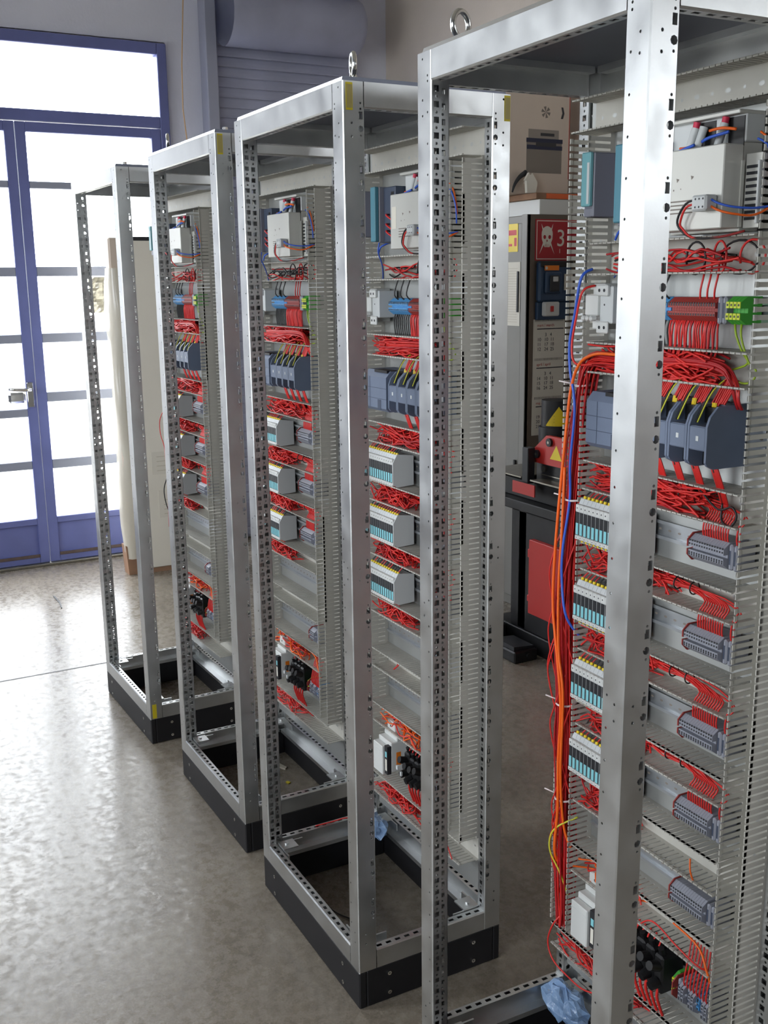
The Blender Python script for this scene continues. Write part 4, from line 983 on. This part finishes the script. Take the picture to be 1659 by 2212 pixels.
s = empty('carton', 'tall beige carton with a printed machine picture on the cabinet', 'box', (2.62, -2.29, 2.123)); so = (-2.62, 2.29, -2.123); XC = 2.43
b = MB().use('carton'); b.cbox(XC, 2.82, -2.468, -2.02, 2.123, 2.74, .003); obj('body', b, s, so)
b = MB().use('ink_red'); b.box(XC - .0006, XC, -2.467, -2.463, 2.20, 2.72)
def fz(m, y0, y1, z0, z1, x=XC - .0008): b.use(m).box(x - .0004, x, min(y0, y1), max(y0, y1), z0, z1)
fz('ink_light', -2.215, -2.400, 2.385, 2.430); fz('ink_grey', -2.205, -2.420, 2.225, 2.385); fz('ink_dark', -2.288, -2.372, 2.400, 2.414, XC - .0014)
fz('ink_blue', -2.203, -2.424, 2.368, 2.388, XC - .0014); fz('ink_blue', -2.206, -2.422, 2.336, 2.356, XC - .0014); fz('ink_dark', -2.260, -2.384, 2.350, 2.370, XC - .0018)
b.use('ink_grey')
for q in range(6):
    a = PI * q / 3; c = Vector((XC - .001, -2.318, 2.512))
    b.face([c, c + Vector((0, .028 * math.cos(a), .028 * math.sin(a))), c + Vector((0, .028 * math.cos(a + .6), .028 * math.sin(a + .6)))])
b.use('ink_dark'); b.face([(XC - .001, -2.412, 2.540), (XC - .001, -2.424, 2.540), (XC - .001, -2.432, 2.512), (XC - .001, -2.424, 2.486), (XC - .001, -2.410, 2.486), (XC - .001, -2.419, 2.512)])
obj('print', b, s, so)['kind'] = 'stuff'
# punching machine on its stand
t = empty('punch_machine', 'red and black metal punching machine on a steel stand', 'machine', (1.7, -1.95, 0)); off = (-1.7, 1.95, 0)
YF_ = -1.80
b = MB().use('machine_black'); b.cbox(1.30, 2.12, -2.30, YF_ - .02, .0, .09, .004); b.cbox(1.32, 1.98, -2.28, YF_ - .03, .09, .66, .004); b.cbox(1.86, 1.92, YF_ - .09, YF_ - .03, .09, .70, .003); obj('stand', b, t, off)
b = MB().use('machine_red'); b.cbox(1.34, 1.800, YF_ - .03, YF_, .195, .548, .003); b.cbox(1.795, 1.815, YF_ - .02, YF_ - .004, .46, .50, .003); b.cbox(1.795, 1.815, YF_ - .02, YF_ - .004, .25, .28, .003); obj('door', b, t, off)
b = MB().use('machine_black'); b.cbox(1.30, 2.14, -2.32, YF_, .668, .712, .004); obj('table_edge', b, t, off)
b = MB().use('machine_black'); b.cbox(1.34, 2.14, -2.32, YF_ - .06, .712, .80, .004); obj('bed', b, t, off)
b = MB().use('steel'); b.prism([(1.885, YF_ - .01), (2.16, YF_ - .01), (2.16, -2.10), (1.90, -2.10)], 2, .820, .826); obj('steel_sheet', b, t, off)
b = MB().use('steel'); b.prism([(1.35, YF_ + .0), (1.80, YF_ - .0), (1.76, -2.0), (1.35, -2.05)], 2, .820, .827); obj('steel_sheet', b, t, off)
b = MB().use('machine_red'); b.cbox(1.755, 1.925, YF_ + .002, YF_ + .008, .752, .806, .001); b.use('magenta'); obj('guard_plate', b, t, off)
b = MB().use('dark'); b.cbox(1.832, 1.878, YF_ - .05, YF_ - .01, .80, .965, .003); b.use('machine_red').box(1.878, 1.883, YF_ - .045, YF_ - .02, .91, .96); obj('guide_post', b, t, off)
b = MB().use('machine_black'); b.cbox(1.42, 1.87, YF_ - .26, YF_ - .085, .80, .90, .006); b.use('steel'); b.cyl((1.80, YF_ - .085, .868), (1.80, YF_ - .075, .868), .014, n=6); b.box(1.46, 1.82, YF_ - .085, YF_ - .081, .838, .842); obj('tool_head', b, t, off)
cheek = [(1.875, .895), (1.872, .945), (1.765, 1.027), (1.45, 1.027), (1.40, .985), (1.40, .895)]
for yy in (YF_ - .078, YF_ - .258):
    b = MB().use('machine_red'); b.prism([(p[0], p[1]) for p in cheek], 1, yy, yy + .018)
    if yy > YF_ - .1:
        b.use('dark')
        for xx, zz_ in ((1.825, .936), (1.735, 1.0), (1.46, .95)): b.cyl((xx, yy + .018, zz_), (xx, yy + .030, zz_), .019, n=12)
        b.use('steel')
        for xx, zz_ in ((1.825, .936), (1.735, 1.0)): b.cyl((xx, yy + .030, zz_), (xx, yy + .032, zz_), .007, n=6)
        b.use('yellow'); b.face([(1.735, yy + .0186, .925), (1.65, yy + .0186, .925), (1.69, yy + .0186, .992)])
    obj('cheek_plate', b, t, off)
b = MB().use('machine_black'); b.cyl((1.83, YF_ - .165, .88), (1.83, YF_ - .165, 1.055), .080, n=20); b.cyl((1.83, YF_ - .165, 1.055), (1.83, YF_ - .165, 1.175), .070, n=20); b.cbox(1.905, 1.935, YF_ - .19, YF_ - .14, .98, 1.045, .004); obj('press_cylinder', b, t, off)
b = MB().use('yellow'); c0 = Vector((1.83, YF_ - .165, 0)); R = .0712
def on(a, z): return (c0.x + R * math.cos(a), c0.y + R * math.sin(a), z)
ca = math.radians(150)
nseg = 8
for q in range(nseg):
    z0_ = 1.062; a0 = ca - .85 + 1.7 * q / nseg; a1 = ca - .85 + 1.7 * (q + 1) / nseg
    h0 = 1 - abs(a0 - ca) / .85; h1 = 1 - abs(a1 - ca) / .85
    b.face([on(a0, z0_), on(a1, z0_), on(a1, z0_ + .004 + .085 * h1), on(a0, z0_ + .004 + .085 * h0)])
b.use('sticker')
for zz_ in (1.078, 1.092, 1.106):
    b.face([(c0.x + (R + .0008) * math.cos(ca + a), c0.y + (R + .0008) * math.sin(ca + a), zz_ + dz) for a, dz in ((-.32, 0), (.32, 0), (.32, .005), (-.32, .005))])
obj('warning_label', b, t, off)['label'] = 'yellow triangle warning label'
# pedal and clutter on the floor before it
s = empty('foot_pedal', 'black foot pedal box on the floor before the punching machine', 'pedal', (1.78, -1.74, 0)); so = (-1.78, 1.74, 0)
b = MB().use('machine_black'); b.cbox(1.70, 1.90, -1.79, -1.66, 0, .055, .006); b.cyl((1.72, -1.735, .03), (1.69, -1.735, .03), .012, n=8); obj('box', b, s, so)
b = MB().use('dark'); b.prism([(-1.78, .056), (-1.67, .056), (-1.67, .075), (-1.78, .066)], 0, 1.72, 1.88); obj('pedal_plate', b, s, so)
b = MB().use('machine_black'); b.cbox(1.96, 2.28, -1.80, -1.68, .0, .10, .01); b.cyl((2.0, -1.66, .055), (2.2, -1.66, .05), .045, n=12); b.use('steel'); b.cyl((1.96, -1.66, .10), (2.0, -1.66, .105), .012, n=8); b.use('cab_side'); b.cbox(1.98, 2.06, -1.75, -1.69, .10, .125, .004)
tag(obj('hydraulic_pump', b), 'low black pump lying on the floor behind the foot pedal', 'pump')

# ================================================================== PACKED PANELS BY THE DOOR
s = empty('packed_panel', 'tall cream flat panel leaning upright near the door, papers stuck on', 'panel', (4.2, -.85, 0)); so = (-4.2, .85, 0)
b = MB().use('cream'); b.cbox(4.06, 4.16, -1.12, -.655, .03, 1.965, .004); obj('sheet', b, s, so)
b = MB().use('dark'); b.cbox(4.058, 4.166, -1.12, -.655, 1.950, 1.972, .002); obj('top_edge', b, s, so)
for z0, z1, y0, y1 in ((.600, .735, -1.0, -.70), (.335, .500, -1.0, -.73)):
    b = MB().use('paper'); b.box(4.0575, 4.0595, y0, y1, z0, z1); b.use('scrap')
    for q in range(4): b.box(4.0570, 4.0576, y0 + .02, y1 - .03, z0 + .02 + .028 * q, z0 + .025 + .028 * q)
    obj('paper_label', b, s, so)
b = MB().use('wood'); b.box(4.07, 4.15, -1.10, -.66, 0, .03); obj('foot_batten', b, s, so)
s = empty('wrapped_package', 'narrow package wrapped in clear film on a wooden foot', 'package', (4.1, -.58, 0)); so = (-4.1, .58, 0)
b = MB().use('carton'); b.cbox(4.08, 4.17, -.625, -.535, .16, 1.968, .01); obj('cardboard_core', b, s, so)
b = MB().use('wood'); b.prism([(-.632, 0), (-.530, 0), (-.520, .18), (-.632, .16)], 0, 4.08, 4.18); obj('wooden_foot', b, s, so)
rng = random.Random(4); b = MB().use('wrap'); b.smooth = True; n, m = 14, 26; vs = []
for i in range(m):
    z = .10 + 1.70 * i / (m - 1); sw = .010 + .012 * math.sin(3.0 * i / m * PI) ** 2
    for j in range(n):
        a = 2 * PI * j / n; rr_ = 1 + .10 * math.sin(3 * a + i * .5) + rng.uniform(-.05, .05)
        vs.append((4.125 + (.055 + sw) * math.cos(a) * rr_, -.580 + (.052 + sw) * math.sin(a) * rr_, z))
b.idx(vs, [(i * n + j, i * n + (j + 1) % n, (i + 1) * n + (j + 1) % n, (i + 1) * n + j) for i in range(m - 1) for j in range(n)])
obj('film_wrap', b, s, so)

# ================================================================== SMALL THINGS ON THE FLOOR
def scrap(name, m, x, y, pts, h, label, c):
    b = MB().use(m); b.prism([(p[0], p[1]) for p in pts], 2, 0.0005, h); o = obj(name, b, None, (x, y, 0)); tag(o, label, c)
scrap('tape_scrap', 'dark', 3.62, -.04, [(0, 0), (.10, -.012), (.24, -.010), (.25, .0), (.10, -.004), (.0, .006)], .004, 'dark strip of scrap lying on the shiny floor near the door', 'scrap')
scrap('paper_scrap', 'scrap', 1.263, -.35, [(0, 0), (.05, .012), (.055, .026), (.01, .02), (-.01, .01)], .006, 'white paper scrap on the floor inside the third frame', 'scrap')
scrap('yellow_scrap', 'sticker', 1.152, -.317, [(0, 0), (.016, .004), (.012, .014), (-.003, .010)], .004, 'tiny yellow scrap on the floor inside the third frame', 'scrap')
scrap('white_chip', 'scrap', .09, -.10, [(0, 0), (.02, .004), (.018, .010), (-.004, .006)], .004, 'tiny white chip on the floor inside the second frame', 'scrap')
b = MB().use('black_wire'); b.tube(cat([(.42, -.115, .004), (.39, -.118, .004), (.35, -.135, .004), (.323, -.154, .004)], 12), .0018, 6)
tag(obj('wire_offcut', b), 'thin black wire offcut on the floor inside the second frame', 'wire')
